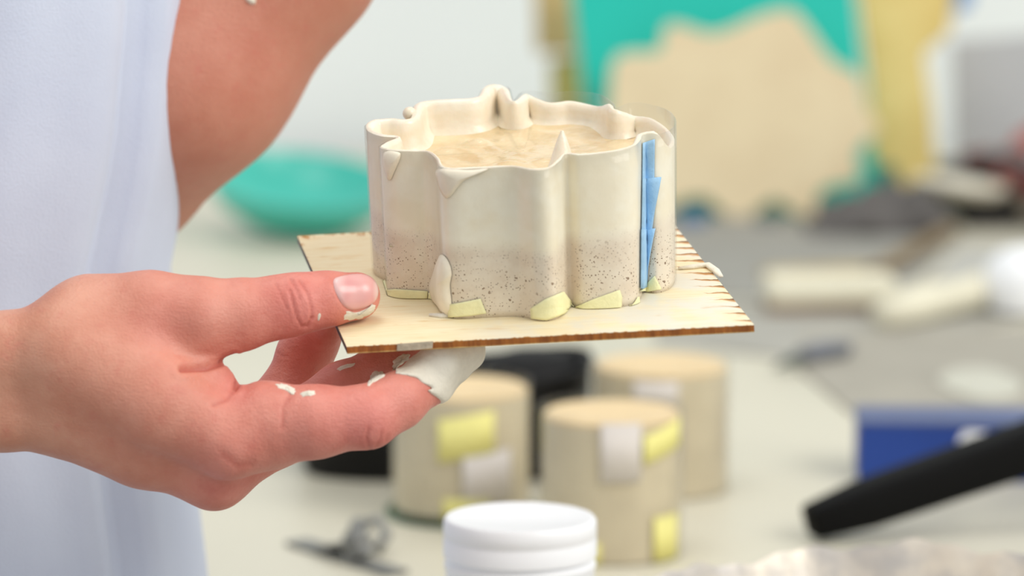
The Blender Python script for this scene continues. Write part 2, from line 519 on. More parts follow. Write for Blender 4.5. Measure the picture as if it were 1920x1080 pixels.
BM = Matrix(((E1[0], E2[0], BN[0], BO[0]), (E1[1], E2[1], BN[1], BO[1]), (E1[2], E2[2], BN[2], BO[2]), (0, 0, 0, 1)))
def to_board(p):
    q = np.asarray(p) - BO
    return np.stack([q @ E1, q @ E2, q @ BN], -1)
def bpix(px, py, h=0.0):
    return to_board(on_plane(px, py, BO + BN * h, BN))
BT = 0.0027

bd = thing('plywood_board', 'thin square birch plywood board with scorched edges held in the hand', 'board', mat=BM)
cor = np.array([[0, 0], [BA @ E1, 0], [(BA + BB) @ E1, (BA + BB) @ E2], [BB @ E1, BB @ E2]])
# face plate with UVs
nu = 24
v = []; uvs = []
for j in range(nu + 1):
    for i in range(nu + 1):
        u_, v_ = i / nu, j / nu
        p = cor[0] * (1 - u_) * (1 - v_) + cor[1] * u_ * (1 - v_) + cor[2] * u_ * v_ + cor[3] * (1 - u_) * v_
        v.append((p[0], p[1], 0.0)); uvs.append((u_, v_))
nt = len(v); v += [(x, y, -0.0002) for x, y, z in v]
f = [[j * (nu + 1) + i, j * (nu + 1) + i + 1, (j + 1) * (nu + 1) + i + 1, (j + 1) * (nu + 1) + i] for j in range(nu) for i in range(nu)]
bnd = [i for i in range(nu)] + [i * (nu + 1) + nu for i in range(nu)] + [nu * (nu + 1) + nu - i for i in range(nu)] + [(nu - i) * (nu + 1) for i in range(nu)]
f2 = [[q + nt for q in fc[::-1]] for fc in f] + [[bnd[i], bnd[i] + nt, bnd[(i + 1) % len(bnd)] + nt, bnd[(i + 1) % len(bnd)]] for i in range(len(bnd))]
face = mesh('face_veneer', v, f + f2, M['ply'], bd, False, local=True)
uvl = face.data.uv_layers.new(name='UVMap')
for lp in face.data.loops:
    uvl.data[lp.index].uv = uvs[lp.vertex_index % nt]
for nm, z0, z1, mt, ins in (('core_ply', -0.0002, -0.0023, [M['edge'], M['edge_dark']], 0.0000), ('back_veneer', -0.0023, -BT, [m_burnt('back_veneer', (214, 176, 110), (176, 128, 66)), M['edge_dark']], -0.0001)):
    c2 = cor - (cor - cor.mean(0)) * ins
    vv, ff = prism(np.c_[c2, np.full(4, z1)], np.c_[c2, np.full(4, z0)])
    o = mesh(nm, vv, ff, mt, bd, False, local=True)
    fix_normals(o)
    for pl in o.data.polygons:
        if pl.normal.x < -0.8: pl.material_index = 1

# ---------------------------------------------------------------- casting mould
MH = 0.057
md_ = thing('casting_mould', 'wavy clear plastic mould filled with cream plaster standing on the plywood board', 'mould', mat=BM)
top_px = [(768, 226), (735, 226), (705, 228), (688, 235), (690, 245), (715, 255), (744, 258), (722, 268), (713, 276), (735, 282), (770, 283), (800, 284),
          (818, 297), (826, 312), (850, 316), (900, 314), (960, 312), (1000, 318), (1030, 314), (1049, 301), (1061, 288), (1085, 290), (1120, 287), (1160, 281),
          (1188, 273), (1200, 262), (1206, 252), (1232, 251), (1256, 243), (1265, 228), (1252, 209), (1222, 198), (1187, 193), (1155, 203),
          (1146, 193), (1120, 177), (1070, 172), (1030, 175), (985, 171), (963, 188), (952, 165), (930, 162), (908, 167), (893, 186), (850, 190), (805, 192), (778, 200)]
tp = np.array([bpix(float(x), float(y), MH)[:2] for x, y in top_px])
def low_off(p):
    x, y = p
    fx = np.clip((x - 0.070) / 0.045, 0, 1)
    fl = np.clip((0.03 - x) / 0.03, 0, 1)
    front = np.clip((0.125 - y) / 0.06, 0, 1)
    return np.array([-0.0015 - 0.0015 * fx, 0.003 * (1 - fl) * (1 - fx) - 0.011 * fx * front + 0.003 * fl])
PER = 10
ctop = catmull(tp, PER); cbot = catmull(np.array([p + low_off(p) for p in tp]), PER)
NC = len(ctop)
def curve_at(z):
    k = np.clip(z / MH, 0, 1)
    return cbot + (ctop - cbot) * k
def normals2(c):
    tg = np.roll(c, -1, 0) - np.roll(c, 1, 0)
    nr = np.stack([tg[:, 1], -tg[:, 0]], 1); nr /= np.maximum(np.linalg.norm(nr, axis=1, keepdims=True), 1e-9)
    for _ in range(3): nr = (nr + np.roll(nr, 1, 0) + np.roll(nr, -1, 0)) / 3
    ctr = c.mean(0)
    if ((c - ctr) * nr).sum() < 0: nr = -nr
    return nr
NRM = normals2(ctop)
def rings(name, ringlist, mat, parent, cap_end=True, cap_start=True, smooth=True, label=None):
    v = np.vstack(ringlist); n = len(ringlist[0]); m_ = len(ringlist); f = []
    for j in range(m_ - 1):
        for i in range(n):
            f.append([j * n + i, j * n + (i + 1) % n, (j + 1) * n + (i + 1) % n, (j + 1) * n + i])
    if cap_start: f.append(list(range(n))[::-1])
    if cap_end: f.append([(m_ - 1) * n + i for i in range(n)])
    o = mesh(name, v, f, mat, parent, smooth, label, local=True)
    return fix_normals(o)
# clear sheet: thin double wall
th_ = 0.0005
zs = np.linspace(0, 1, 8)
rl = [np.c_[curve_at(z * MH) + NRM * 0.0002, np.full(NC, z * MH)] for z in zs]
rl += [np.c_[curve_at(z * MH) + NRM * (0.0002 + th_), np.full(NC, z * MH)] for z in zs[::-1]]
sh = rings('acetate_wall', rl, M['clear'], md_, False, False)
# plaster body: outer skin up to a ragged coating line, over and down inside to the pool
ang = np.arange(NC)
pxs = np.array([t_[0] for t_ in top_px]); 
def per_s(vals):   # values per control point -> per curve sample
    return catmull(np.c_[vals, vals], PER)[:, 0]
nP = len(top_px)
coat = np.full(nP, 0.0002)
thk = np.full(nP, 0.0024)
for i, (x, y) in enumerate(top_px):
    if y < 240 and x > 960 and x < 1140: coat[i] = 0.0052 if x not in (985,) else 0.003   # bare sheet above the coat at the back
    if y < 240 and x > 1155: coat[i] = 0.0050
    if x > 1232 and y > 205: coat[i] = 0.0065
    if y < 240 and x < 960: thk[i] = 0.0036; coat[i] = -0.0006
    if y > 270: thk[i] = 0.0012; coat[i] = 0.0003
for i_, v_ in ((33, 0.0010), (34, 0.0010), (35, 0.0050), (36, 0.0040), (37, 0.0040), (38, 0.0015), (39, 0.0006), (40, 0.0004)): coat[i_] = v_
coat_s = per_s(coat) + 0.0008 * (np.convolve(np.tile(rng.random(NC) - .5, 3), np.ones(9) / 9, 'same')[NC:2 * NC])
thk_s = per_s(thk)
zt = MH - coat_s
POOL = MH - 0.0118
ctr = np.array([0.064, 0.080])
def inward(c, d):   # offset inwards then relax so notches do not fold
    q = c - NRM * d[:, None]
    for _ in range(int(2 + 900 * d.max())): q = 0.5 * q + 0.25 * (np.roll(q, 1, 0) + np.roll(q, -1, 0))
    return q
rl = []
for k in np.linspace(0, 1, 24):
    z = zt * k
    rl.append(np.c_[cbot + (ctop - cbot) * (z / MH)[:, None], z])
rl_o = rl
pb = rings('plaster_cast', rl, M['plaster'], md_, False, True)
ct = cbot + (ctop - cbot) * (zt / MH)[:, None]
lump = np.convolve(np.tile(rng.random(NC) - .5, 3), np.ones(14) / 14, 'same')[NC:2 * NC] * 0.004
rl = [np.c_[ct, zt],
      np.c_[inward(ct, thk_s * 0.25), zt + 0.0005 + np.abs(lump) * 0.2],
      np.c_[inward(ct, thk_s * 0.7), zt + 0.0004 + lump * 0.2],
      np.c_[inward(ct, thk_s * 1.0 + np.abs(lump) * 0.4), zt - 0.0012],
      np.c_[inward(ct, thk_s * 1.15 + np.abs(lump) * 0.6), zt * 0.6 + POOL * 0.4],
      np.c_[inward(ct, thk_s * 1.25), zt * 0.2 + POOL * 0.8 + 0.0006],
      np.c_[inward(ct, thk_s * 1.6 + 0.0012), np.full(NC, POOL + 0.0004)]]
rings('plaster_rim', rl, M['wet'], md_, False, False)
rl = [rl[-1] + [0, 0, 0.0]]
last = rl[-1][:, :2]
for _ in range(6): last = 0.5 * last + 0.25 * (np.roll(last, 1, 0) + np.roll(last, -1, 0))
def pool_z(q):
    x, y = q[:, 0] * 1000, q[:, 1] * 1000
    z = 0.5 * np.sin(x * 0.11 + y * 0.05) * np.sin(y * 0.13 + 1) + 0.35 * np.sin(x * 0.23 - y * 0.17) + 0.2 * np.sin(x * 0.41 + y * 0.33)
    for cx, cy, s, a in ((35, 88, 6, 1.3), (47, 98, 5, 1.2), (60, 62, 8, 1.5), (72, 66, 5, 1.0), (52, 55, 6, 0.9), (88, 72, 9, 0.8)):
        z += 1.5 * a * np.exp(-((x - cx) ** 2 + ((y - cy) * 1.6) ** 2) / s ** 2)
    # drawn up peak by the front notch
    z += 8.5 * np.exp(-np.sqrt((x - 77.5) ** 2 + ((y - 41) * 0.8) ** 2) / 2.4)
    return POOL + z * 0.001
for k in np.linspace(0.96, 0.02, 34):
    q = ctr + (last - ctr) * k
    edge = np.clip((1 - k) / 0.1, 0, 1)
    rl.append(np.c_[q, pool_z(q) * edge + (POOL + 0.0004) * (1 - edge)])
rings('wet_pool', rl, M['pool'], md_, True, False)
pk0 = bpix(1050.0, 274.0, MH)
lathe('plaster_peak', BO + E1 * pk0[0] + E2 * pk0[1] + BN * (POOL - 0.001), [(0.0085, 0), (0.0060, 0.003), (0.0044, 0.007), (0.0030, 0.0115), (0.0018, 0.0150), (0.0005, 0.0180)], M['wet'], md_, 20)

def wall_patch(name, pts, off, thick, mat, parent, dome=0.0, nring=5, label=None):
    """patch given as front-view pixels, laid on the outer mould wall (board frame)"""
    pts = np.asarray(pts, float)
    if dome: pts = catmull(pts, 6)
    else: pts = np.vstack([np.linspace(pts[i], pts[(i + 1) % len(pts)], 7)[:-1] for i in range(len(pts))])
    c = pts.mean(0)
    def lay(pp):
        out_ = []
        for x, y in pp:
            o_ = to_board(CAM); d_ = to_board(CAM + ray(x, y)) - o_
            best = None
            a = cbot; b = np.roll(cbot, -1, 0)
            # intersect ray with lofted wall: iterate on height
            z = 0.02
            for _ in range(6):
                cc = curve_at(z); A_ = cc; B_ = np.roll(cc, -1, 0) - cc
                den = d_[0] * B_[:, 1] - d_[1] * B_[:, 0]
                den = np.where(np.abs(den) < 1e-12, 1e-12, den)
                rx = A_[:, 0] - o_[0]; ry = A_[:, 1] - o_[1]
                s = (rx * B_[:, 1] - ry * B_[:, 0]) / den
                u = (rx * d_[1] - ry * d_[0]) / den
                ok = (u >= -0.001) & (u <= 1.001) & (s > 0)
                if not ok.any(): break
                si = np.where(ok, s, 1e9).argmin()
                best = (s[si], si); z = float(np.clip(o_[2] + d_[2] * s[si], 0, MH))
            if best is None:
                q = np.hypot(*(curve_at(z) - (o_[:2] + d_[:2] * 1.4)).T).argmin(); p = np.r_[curve_at(z)[q], z]; n2 = NRM[q]
            else:
                p = o_ + d_ * best[0]; p[2] = max(p[2], 0.0003); n2 = NRM[best[1]]
            out_.append((p, np.r_[n2, 0]))
        return out_
    v = []; f = []; n = len(pts)
    for j in range(nring + 1):
        k = 1 - j / nring if j < nring else 0.02
        for p, nn in lay(c + (pts - c) * k):
            h = off + thick * (0 if j == 0 and dome else 1) + dome * (1 - k ** 2.5)
            v.append(p + nn * h)
    for j in range(nring):
        for i in range(n):
            f.append([j * n + i, j * n + (i + 1) % n, (j + 1) * n + (i + 1) % n, (j + 1) * n + i])
    f.append([nring * n + i for i in range(n)])
    # back skin so that the piece has thickness
    base = len(v)
    for p, nn in lay(pts): v.append(p + nn * (off * 0.5))
    f += [[base + i, base + (i + 1) % n, (i + 1) % n, i] for i in range(n)]
    return fix_normals(mesh(name, v, f, mat, parent, True, label, local=True))
WO = 0.0008
tapes = [[(725, 543), (742, 541), (803, 545), (801, 569), (770, 566), (724, 563)],
         [(805, 548), (812, 547), (829, 572), (829, 590), (818, 582), (804, 566)],
         [(845, 570), (872, 565), (901, 559), (912, 586), (880, 591), (844, 594)],
         [(998, 577), (1022, 560), (1053, 547), (1062, 560), (1081, 576), (1055, 588), (1024, 599), (999, 596)],
         [(1082, 574), (1110, 561), (1160, 543), (1164, 555), (1163, 577), (1130, 577), (1086, 579)],
         [(1197, 546), (1228, 516), (1238, 541), (1215, 546)],
         [(1178, 577), (1188, 566), (1194, 556), (1196, 572), (1188, 577)],
         [(685, 504), (698, 507), (699, 516), (699, 530), (692, 528), (685, 518)]]
for tpz in tapes:
    wall_patch('masking_tape', tpz, WO, 0.0003, M['yellow_tape'], md_)
for tpz in ([(1203, 268), (1228, 260), (1227, 345), (1202, 350)], [(1202, 334), (1237, 331), (1222, 440), (1200, 445)], [(1199, 430), (1229, 427), (1210, 536), (1198, 541)]):
    wall_patch('blue_tape', tpz, WO, 0.0003, M['blue_tape'], md_)
    WO += 0.0003
WO = 0.0008
for dr, dm in (([(722, 286), (745, 284), (752, 292), (741, 320), (732, 338), (724, 322)], 0.0016),
               ([(822, 318), (850, 317), (880, 318), (915, 316), (890, 328), (868, 340), (845, 368), (835, 368), (824, 345)], 0.0015),
               ([(828, 478), (840, 486), (848, 510), (845, 535), (848, 575), (842, 592), (828, 590), (812, 560), (806, 535), (818, 505)], 0.0024)):
    wall_patch('plaster_drip', dr, 0.0007, 0.0002, M['drip'], md_, dome=dm)
# small bead of plaster on the back-left rim
q = bpix(768.0, 214.0, MH)
th2 = np.linspace(0, np.pi, 9)
lathe('plaster_bead', BO + E1 * q[0] + E2 * q[1] + BN * (MH + 0.0002), [(0.0026 * math.sin(a) + 1e-5, -0.0026 * math.cos(a)) for a in th2], M['wet'], md_, 20)
def bcurl(name, pix, rad, h, mat):
    return tube(name, [BO + E1 * p[0] + E2 * p[1] + BN * h for p in (bpix(float(x), float(y)) for x, y in pix)], rad, mat, bd, 12, 0.6)
bcurl('plaster_smear', [(1272, 506), (1300, 503), (1328, 500), (1342, 510), (1352, 521)], [0.0008, 0.0016, 0.0018, 0.0016, 0.0009], 0.0006, M['dryplaster'])
bcurl('plaster_smear', [(806, 592), (830, 594), (850, 593)], [0.001, 0.0018, 0.001], 0.0003, M['dryplaster'])
# plaster smudge on the front edge
p0 = BO - BN * 0.0014
slab('plaster_smudge', [(745, 645), (812, 640), (811, 653), (780, 656), (744, 658)], BO - np.cross(BN, E1) * 0.0003, -np.cross(BN, E1), 0.0003, simple('grey_plaster_smudge', (206, 190, 164), 0.7, 0.1, 300, 0.4, 700), bd, 0)

# ================================================================== PERSON
D0 = 1.36
def J(px, py, dz, r):
    z = D0 + dz * 0.001
    return (P(px, py, z), r * z / FPX)
palm_parts = [
    ([J(-140, 662, 14, 80), J(0, 668, 12, 76), J(120, 650, 10, 84), J(260, 690, 10, 86)], 0),
    ([J(-140, 768, 18, 80), J(0, 764, 18, 76), J(110, 765, 20, 80), J(250, 810, 18, 84)], 0),
    ([J(150, 680, 8, 92), J(300, 760, 2, 84), J(432, 822, 2, 68)], 0),          # index metacarpal
    ([J(140, 740, 18, 90), J(290, 830, 20, 78), J(402, 886, 22, 64)], 0),       # middle metacarpal
    ([J(140, 770, 34, 80), J(290, 835, 40, 70), J(392, 876, 44, 60)], 0),       # ring
    ([J(140, 770, 46, 70), J(280, 815, 58, 62), J(380, 846, 64, 52)], 0),       # little
    ([J(170, 605, 18, 88), J(280, 596, 16, 80), J(370, 600, 14, 73)], 0),       # thumb metacarpal
    ([J(240, 660, 28, 90), J(350, 700, 26, 62)], 0),                            # thenar
]
wrist_ = [[(P(-450, 700, 1.385), 0.030), J(-140, 662, 14, 80)], [(P(-450, 734, 1.387), 0.030), J(-140, 768, 18, 80)]]
palm_parts += [(wc, 0) for wc in wrist_]
web = [J(330, 722, 12, 66), J(388, 738, 10, 58)]
thumb = [J(300, 598, 15, 78), J(372, 600, 14, 72), J(450, 590, 16, 65), J(520, 576, 18, 56), J(562, 569, 19, 54), J(610, 561, 22, 49), J(668, 555, 25, 45)]
index = [J(425, 822, 3, 70), J(500, 798, 5, 80), J(590, 791, 1, 66), J(690, 781, 1, 57), J(745, 752, 6, 51), J(806, 710, 15, 44), J(862, 665, 24, 38)]
middle = [J(400, 886, 24, 62), J(525, 812, 34, 58), J(643, 732, 40, 51), J(715, 696, 42, 46), J(800, 642, 44, 40)]
ring_ = [J(392, 876, 46, 58), J(480, 790, 58, 54), J(545, 728, 66, 50), J(572, 664, 66, 50), J(590, 634, 62, 45), J(602, 618, 58, 40)]
pinky = [J(380, 846, 66, 50), J(450, 810, 82, 44), J(520, 790, 84, 40), J(570, 780, 80, 36)]
def palm_sdf(p):
    d = None
    for ch, _ in palm_parts:
        c = chain(p, ch, 0.004)
        d = c if d is None else smin(d, c, 0.009)
    return d
def index_sdf(p): return chain(p, index, 0.004)
def hand_sdf(p):
    pl = palm_sdf(p)
    th = smin(pl, chain(p, thumb, 0.004), 0.006)
    d = smin(th, chain(p, web, 0.004), 0.005)
    di = smin(smin(pl, chain(p, web, 0.004), 0.005), index_sdf(p), 0.006)
    d = smin(d, di, 0.002)
    for fg in (middle, ring_, pinky):
        d = smin(d, smin(pl, chain(p, fg, 0.004), 0.007), 0.0012)
    return d
pts = [q for ch, _ in palm_parts for q in ch] + thumb + index + middle + ring_ + pinky
lo = np.min([p - r for p, r in pts], 0) - 0.004; hi = np.max([p + r for p, r in pts], 0) + 0.004
lo[0] = P(-130, 700, D0)[0]
HV, HF = surface_nets(hand_sdf, lo, hi, 0.0013)
HV, HF = subdivide(HV, HF)
HV = snap(hand_sdf, HV, 2)
HN = grad(hand_sdf, HV)
# creases and tendons ------------------------------------------------
def seg_dist(px, py, poly):
    poly = np.asarray(poly, float); best = np.full(px.shape, 1e9)
    for a, b in zip(poly[:-1], poly[1:]):
        ba = b - a; t = np.clip(((px - a[0]) * ba[0] + (py - a[1]) * ba[1]) / (ba @ ba), 0, 1)
        best = np.minimum(best, np.hypot(px - a[0] - t * ba[0], py - a[1] - t * ba[1]))
    return best
creases = [([(544, 545), (550, 571), (557, 596), (566, 612), (576, 611), (584, 596)], 0.38, 3.0),
           ([(545, 523), (555, 543), (562, 562)], 0.28, 3.0),
           ([(562, 527), (576, 550), (584, 576), (584, 596)], 0.30, 3.0),
           ([(517, 533), (528, 555), (538, 579)], 0.18, 3.0),
           ([(342, 692), (362, 691), (385, 690), (412, 681), (438, 668)], 1.6, 6.0),
           ([(447, 700), (446, 714), (440, 728)], 1.0, 5.0),
           ([(445, 725), (425, 750), (400, 760)], 0.30, 5.0),
           ([(530, 800), (531, 765), (545, 738)], 0.25, 5.0),
           ([(693, 840), (687, 820), (692, 802)], 0.25, 3.0),
           ([(706, 836), (713, 822), (716, 808)], 0.18, 3.0),
           ([(724, 826), (727, 814)], 0.15, 3.0),
           ([(420, 850), (445, 870), (470, 868)], 0.25, 9.0),
           ([(520, 660), (530, 667), (540, 668)], 0.15, 3.0)]
fx_, fy_, fz_ = project(HV)
view = HV - CAM; view /= np.linalg.norm(view, axis=1, keepdims=True)
facing = np.clip(-(HN * view).sum(1) * 4 + 0.3, 0, 1) * (fz_ < D0 + 0.075)
disp = np.zeros(len(HV)); crs = np.zeros(len(HV))
for poly, dep, wd in creases:
    dd = seg_dist(fx_, fy_, poly)
    disp -= 0.001 * dep * np.exp(-(dd / wd) ** 2) * facing
    crs = np.maximum(crs, min(1.0, 0.35 + dep) * np.exp(-(dd / max(2.2, wd * 0.7)) ** 2) * facing)
    disp += 0.00035 * dep * np.exp(-((dd - 2.3 * wd) / (1.3 * wd)) ** 2) * facing
# nail bed groove
nail_px = catmull(np.array([(626, 524), (636, 517), (662, 512), (690, 514), (706, 526), (712, 545), (706, 564), (690, 576), (664, 582), (648, 576), (636, 560), (628, 541)], float), 8)
dn = seg_dist(fx_, fy_, np.vstack([nail_px, nail_px[:1]]))
disp -= 0.0005 * np.exp(-(dn / 3.0) ** 2) * facing
# soft bumps: index knuckle, thumb joint, tendon ridge
for x, y, s, a in ((430, 850, 45, 0.9), (405, 915, 40, 0.6), (550, 560, 30, 0.4), (240, 560, 60, 0.5), (620, 790, 60, 0.5), (330, 640, 40, -0.8), (300, 790, 60, -0.5)):
    disp += 0.001 * a * np.exp(-((fx_ - x) ** 2 + (fy_ - y) ** 2) / s ** 2) * facing
HVd = HV + HN * disp[:, None]
# redness: fingers and knuckles pinker than the wrist
def blob(x, y, s): return np.exp(-((fx_ - x) ** 2 + (fy_ - y) ** 2) / s ** 2)
pink = np.clip((fx_ - 60) / 520, 0, 1) * 0.75 + 0.3 * blob(410, 900, 70) + 0.25 * blob(300, 600, 60) + 0.3 * blob(560, 570, 60) + 0.3 * blob(690, 800, 60) + 0.35 * blob(440, 720, 40)
pink = np.clip(pink, 0, 1)

# rest of the body (coarse, mostly out of frame or inside the shirt)
TX, TY = -0.271, 1.635                     # torso axis on the table plan
TYAW = math.radians(12)
def tw(lx, ly, z): 
    c, s = math.cos(TYAW), math.sin(TYAW)
    return np.array([TX + lx * c - ly * s, TY + lx * s + ly * c, z])  # z in table heights
larm = [(tw(-0.02, 0.17, 0.58), 0.050), (tw(-0.03, 0.19, 0.42), 0.047), (P(60, 330, 1.66), 0.046), (P(172, 272, 1.60), 0.046), (P(330, 118, 1.57), 0.0465), (P(522, -112, 1.57), 0.041), (P(760, -420, 1.57), 0.031), (P(830, -540, 1.57), 0.030), (P(900, -690, 1.57), 0.026)]
rarm = [(tw(-0.03, -0.17, 0.58), 0.050), (tw(-0.12, -0.19, 0.40), 0.045), (P(-1180, 640, 1.42), 0.040), (P(-800, 690, 1.40), 0.042), (P(-450, 716, 1.385), 0.033)]
core = [(tw(0, 0, 0.12), 0.10), (tw(0, 0, 0.35), 0.10), (tw(0, 0, 0.55), 0.085), (tw(0.02, 0, 0.68), 0.052)]
sides = [[(tw(0, s * 0.07, -0.20), 0.095), (tw(0, s * 0.08, 0.2), 0.085), (tw(0, s * 0.10, 0.48), 0.085), (tw(-0.02, s * 0.16, 0.57), 0.055)] for s in (-1, 1)]
legs = [[(tw(0, s * 0.085, -0.15), 0.088), (tw(0.01, s * 0.09, -0.42), 0.058), (tw(-0.01, s * 0.09, TH + 0.10), 0.040)] for s in (-1, 1)]
feet = [[(tw(-0.03, s * 0.09, TH + 0.045), 0.040), (tw(0.06, s * 0.095, TH + 0.040), 0.036), (tw(0.13, s * 0.10, TH + 0.032), 0.028)] for s in (-1, 1)]
def body_sdf(p):
    d = chain(p, core, 0.03)
    for s_ in sides: d = smin(d, chain(p, s_, 0.03), 0.04)
    d = smin(d, chain(p, larm, 0.02), 0.02)
    wr = smin(chain(p, wrist_[0], 0.004), chain(p, wrist_[1], 0.004), 0.009)
    d = smin(d, smin(chain(p, rarm, 0.02), wr, 0.006), 0.02)
    for l_ in legs: d = smin(d, chain(p, l_, 0.02), 0.02)
    for l_ in feet: d = smin(d, chain(p, l_, 0.02), 0.02)
    return d
BV, BF = surface_nets(body_sdf, (-0.62, 1.25, TH - 0.01), (0.12, 1.98, 0.76), 0.009)
BV = snap(body_sdf, BV, 2)
person = thing('person', 'person in a white T-shirt holding the plywood board out in one hand', 'person', (TX, TY, TH))
allV = np.vstack([HVd, BV]); allF = np.vstack([HF, BF + len(HVd)])
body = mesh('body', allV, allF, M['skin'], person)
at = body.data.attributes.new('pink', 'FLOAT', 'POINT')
bpx, bpy_, _ = project(BV)
pk = np.r_[pink, 0.4 * np.exp(-((bpx - 480) ** 2 + (bpy_ - 120) ** 2) / 260 ** 2)]
at.data.foreach_set('value', pk.astype(np.float32))
at3 = body.data.attributes.new('tan', 'FLOAT', 'POINT')  # painted shade mask, far arm only
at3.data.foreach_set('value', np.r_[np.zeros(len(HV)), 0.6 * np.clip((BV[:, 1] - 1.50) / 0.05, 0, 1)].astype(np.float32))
at2 = body.data.attributes.new('crease', 'FLOAT', 'POINT')
at2.data.foreach_set('value', np.r_[crs, np.zeros(len(BV))].astype(np.float32))

# things laid on the skin -------------------------------------------
def cast(px, py, sdf):
    d = ray(px, py); t_ = np.full(px.shape, 1.25)
    bt = t_.copy(); bd_ = np.full(px.shape, 1e9)
    for _ in range(70):
        s_ = sdf(CAM + d * t_[:, None])
        m_ = s_ < bd_; bt = np.where(m_, t_, bt); bd_ = np.where(m_, s_, bd_)
        t_ = np.minimum(t_ + s_ * 0.9, 1.9)
    return snap(sdf, CAM + d * bt[:, None], 3)
def skin_patch(name, poly, h, mat, sink=0.0003, nring=7, power=2.0, sdf=hand_sdf, label=None, rough=0.0):
    poly = np.asarray(poly, float)
    n = len(poly); c = poly.mean(0); v = []; f = []
    if rough:
        jit = np.convolve(np.tile(rng.random(n) - 0.5, 3), np.ones(3) / 3, 'same')[n:2 * n]
        poly = c + (poly - c) * (1 + 0.9 * rough * jit)[:, None]
    for j in range(nring + 1):
        k = 1 - j / nring if j < nring else 0.015
        q = c + (poly - c) * k
        p = cast(q[:, 0], q[:, 1], sdf); g = grad(sdf, p)
        hh = -sink if j == 0 else h * (1 - k ** power) + rough * (rng.random(n) - 0.5)[:, None] * h
        v.append(p + g * hh)
    v = np.vstack(v)
    for j in range(nring):
        for i in range(n):
            f.append([j * n + i, j * n + (i + 1) % n, (j + 1) * n + (i + 1) % n, (j + 1) * n + i])
    f.append([nring * n + i for i in range(n)])
    return fix_normals(mesh(name, v, f, mat, person, True, label))
skin_patch('thumbnail', nail_px, 0.00055, M['nail'], 0.0004, 12, 6.0, label='glossy pink thumbnail')
def spl(p): return catmull(np.array(p, float), 6)
skin_patch('plaster_fleck', spl([(648, 584), (668, 586), (690, 578), (700, 570), (704, 580), (694, 592), (676, 598), (654, 601), (640, 600)]), 0.0004, M['dryplaster'], rough=0.6)
skin_patch('plaster_fleck', spl([(517, 721), (526, 719), (541, 723), (556, 731), (558, 738), (548, 739), (534, 732), (522, 728)]), 0.0006, M['dryplaster'], rough=0.5)
skin_patch('plaster_fleck', spl([(562, 738), (574, 732), (588, 733), (593, 740), (584, 744), (574, 743), (566, 746)]), 0.0006, M['dryplaster'], rough=0.5)
skin_patch('plaster_fleck', spl([(690, 712), (700, 697), (716, 694), (724, 702), (714, 710), (700, 718), (690, 726)]), 0.0008, M['dryplaster'], rough=0.5)
skin_patch('plaster_fleck', spl([(735, 684), (742, 670), (758, 662), (770, 664), (764, 676), (750, 686), (738, 694)]), 0.0008, M['dryplaster'], rough=0.5)
skin_patch('plaster_fleck', spl([(628, 694), (638, 687), (654, 681), (666, 681), (662, 688), (648, 691), (636, 696)]), 0.0005, M['dryplaster'], rough=0.6)
skin_patch('plaster_fleck', spl([(596, 590), (600, 586), (602, 592), (598, 602), (595, 600)]), 0.0002, M['dryplaster'])
# plaster coat over the index fingertip
CP = np.array([P(738, 702, 1.36), P(775, 716, 1.345), P(826, 742, 1.365)])
tipdir = index[-1][0] - index[-3][0]; tipdir /= np.linalg.norm(tipdir)
cut_n = P(900, 640, 1.375) - P(790, 735, 1.365); cut_n /= np.linalg.norm(cut_n)
cut_p = P(800, 722, 1.36)
sidev = UP
def coat_sdf(p):
    x = (p - cut_p)
    wob = 0.0012 * np.sin(x @ UP * 900 + x @ FWD * 300) + 0.0008 * np.sin(x @ UP * 2100 + 1.0 + x @ FWD * 800)
    lean = (x @ UP) * -0.9
    pl = -(x @ cut_n) + lean * 0.0 + wob + np.clip(-(x @ UP), -0.01, 0.01) * 0.75
    base = index_sdf(p) - 0.0007 - 0.0004 * np.sin(x @ RIGHT * 500) * np.sin(x @ UP * 420 + 2)
    base = smin(base, cone(p, P(830, 672, 1.372), P(880, 655, 1.382), 0.0075, 0.0055), 0.004)
    return -smin(-base, -pl, 0.0012)
V_, F_ = surface_nets(coat_sdf, P(735, 770, 1.33) - [0, 0.02, 0.01], P(930, 615, 1.40) + [0, 0.02, 0.01], 0.0007)
V_ = snap(coat_sdf, V_, 1)
mesh('plaster_coat', V_, F_, M['dryplaster'], person, True, 'wet cream plaster coating the fingertip')
# drop on the far forearm
skin_patch('plaster_fleck', spl([(460, -4), (470, -8), (480, 0), (478, 8), (468, 7)]), 0.0012, M['dryplaster'], sdf=body_sdf)

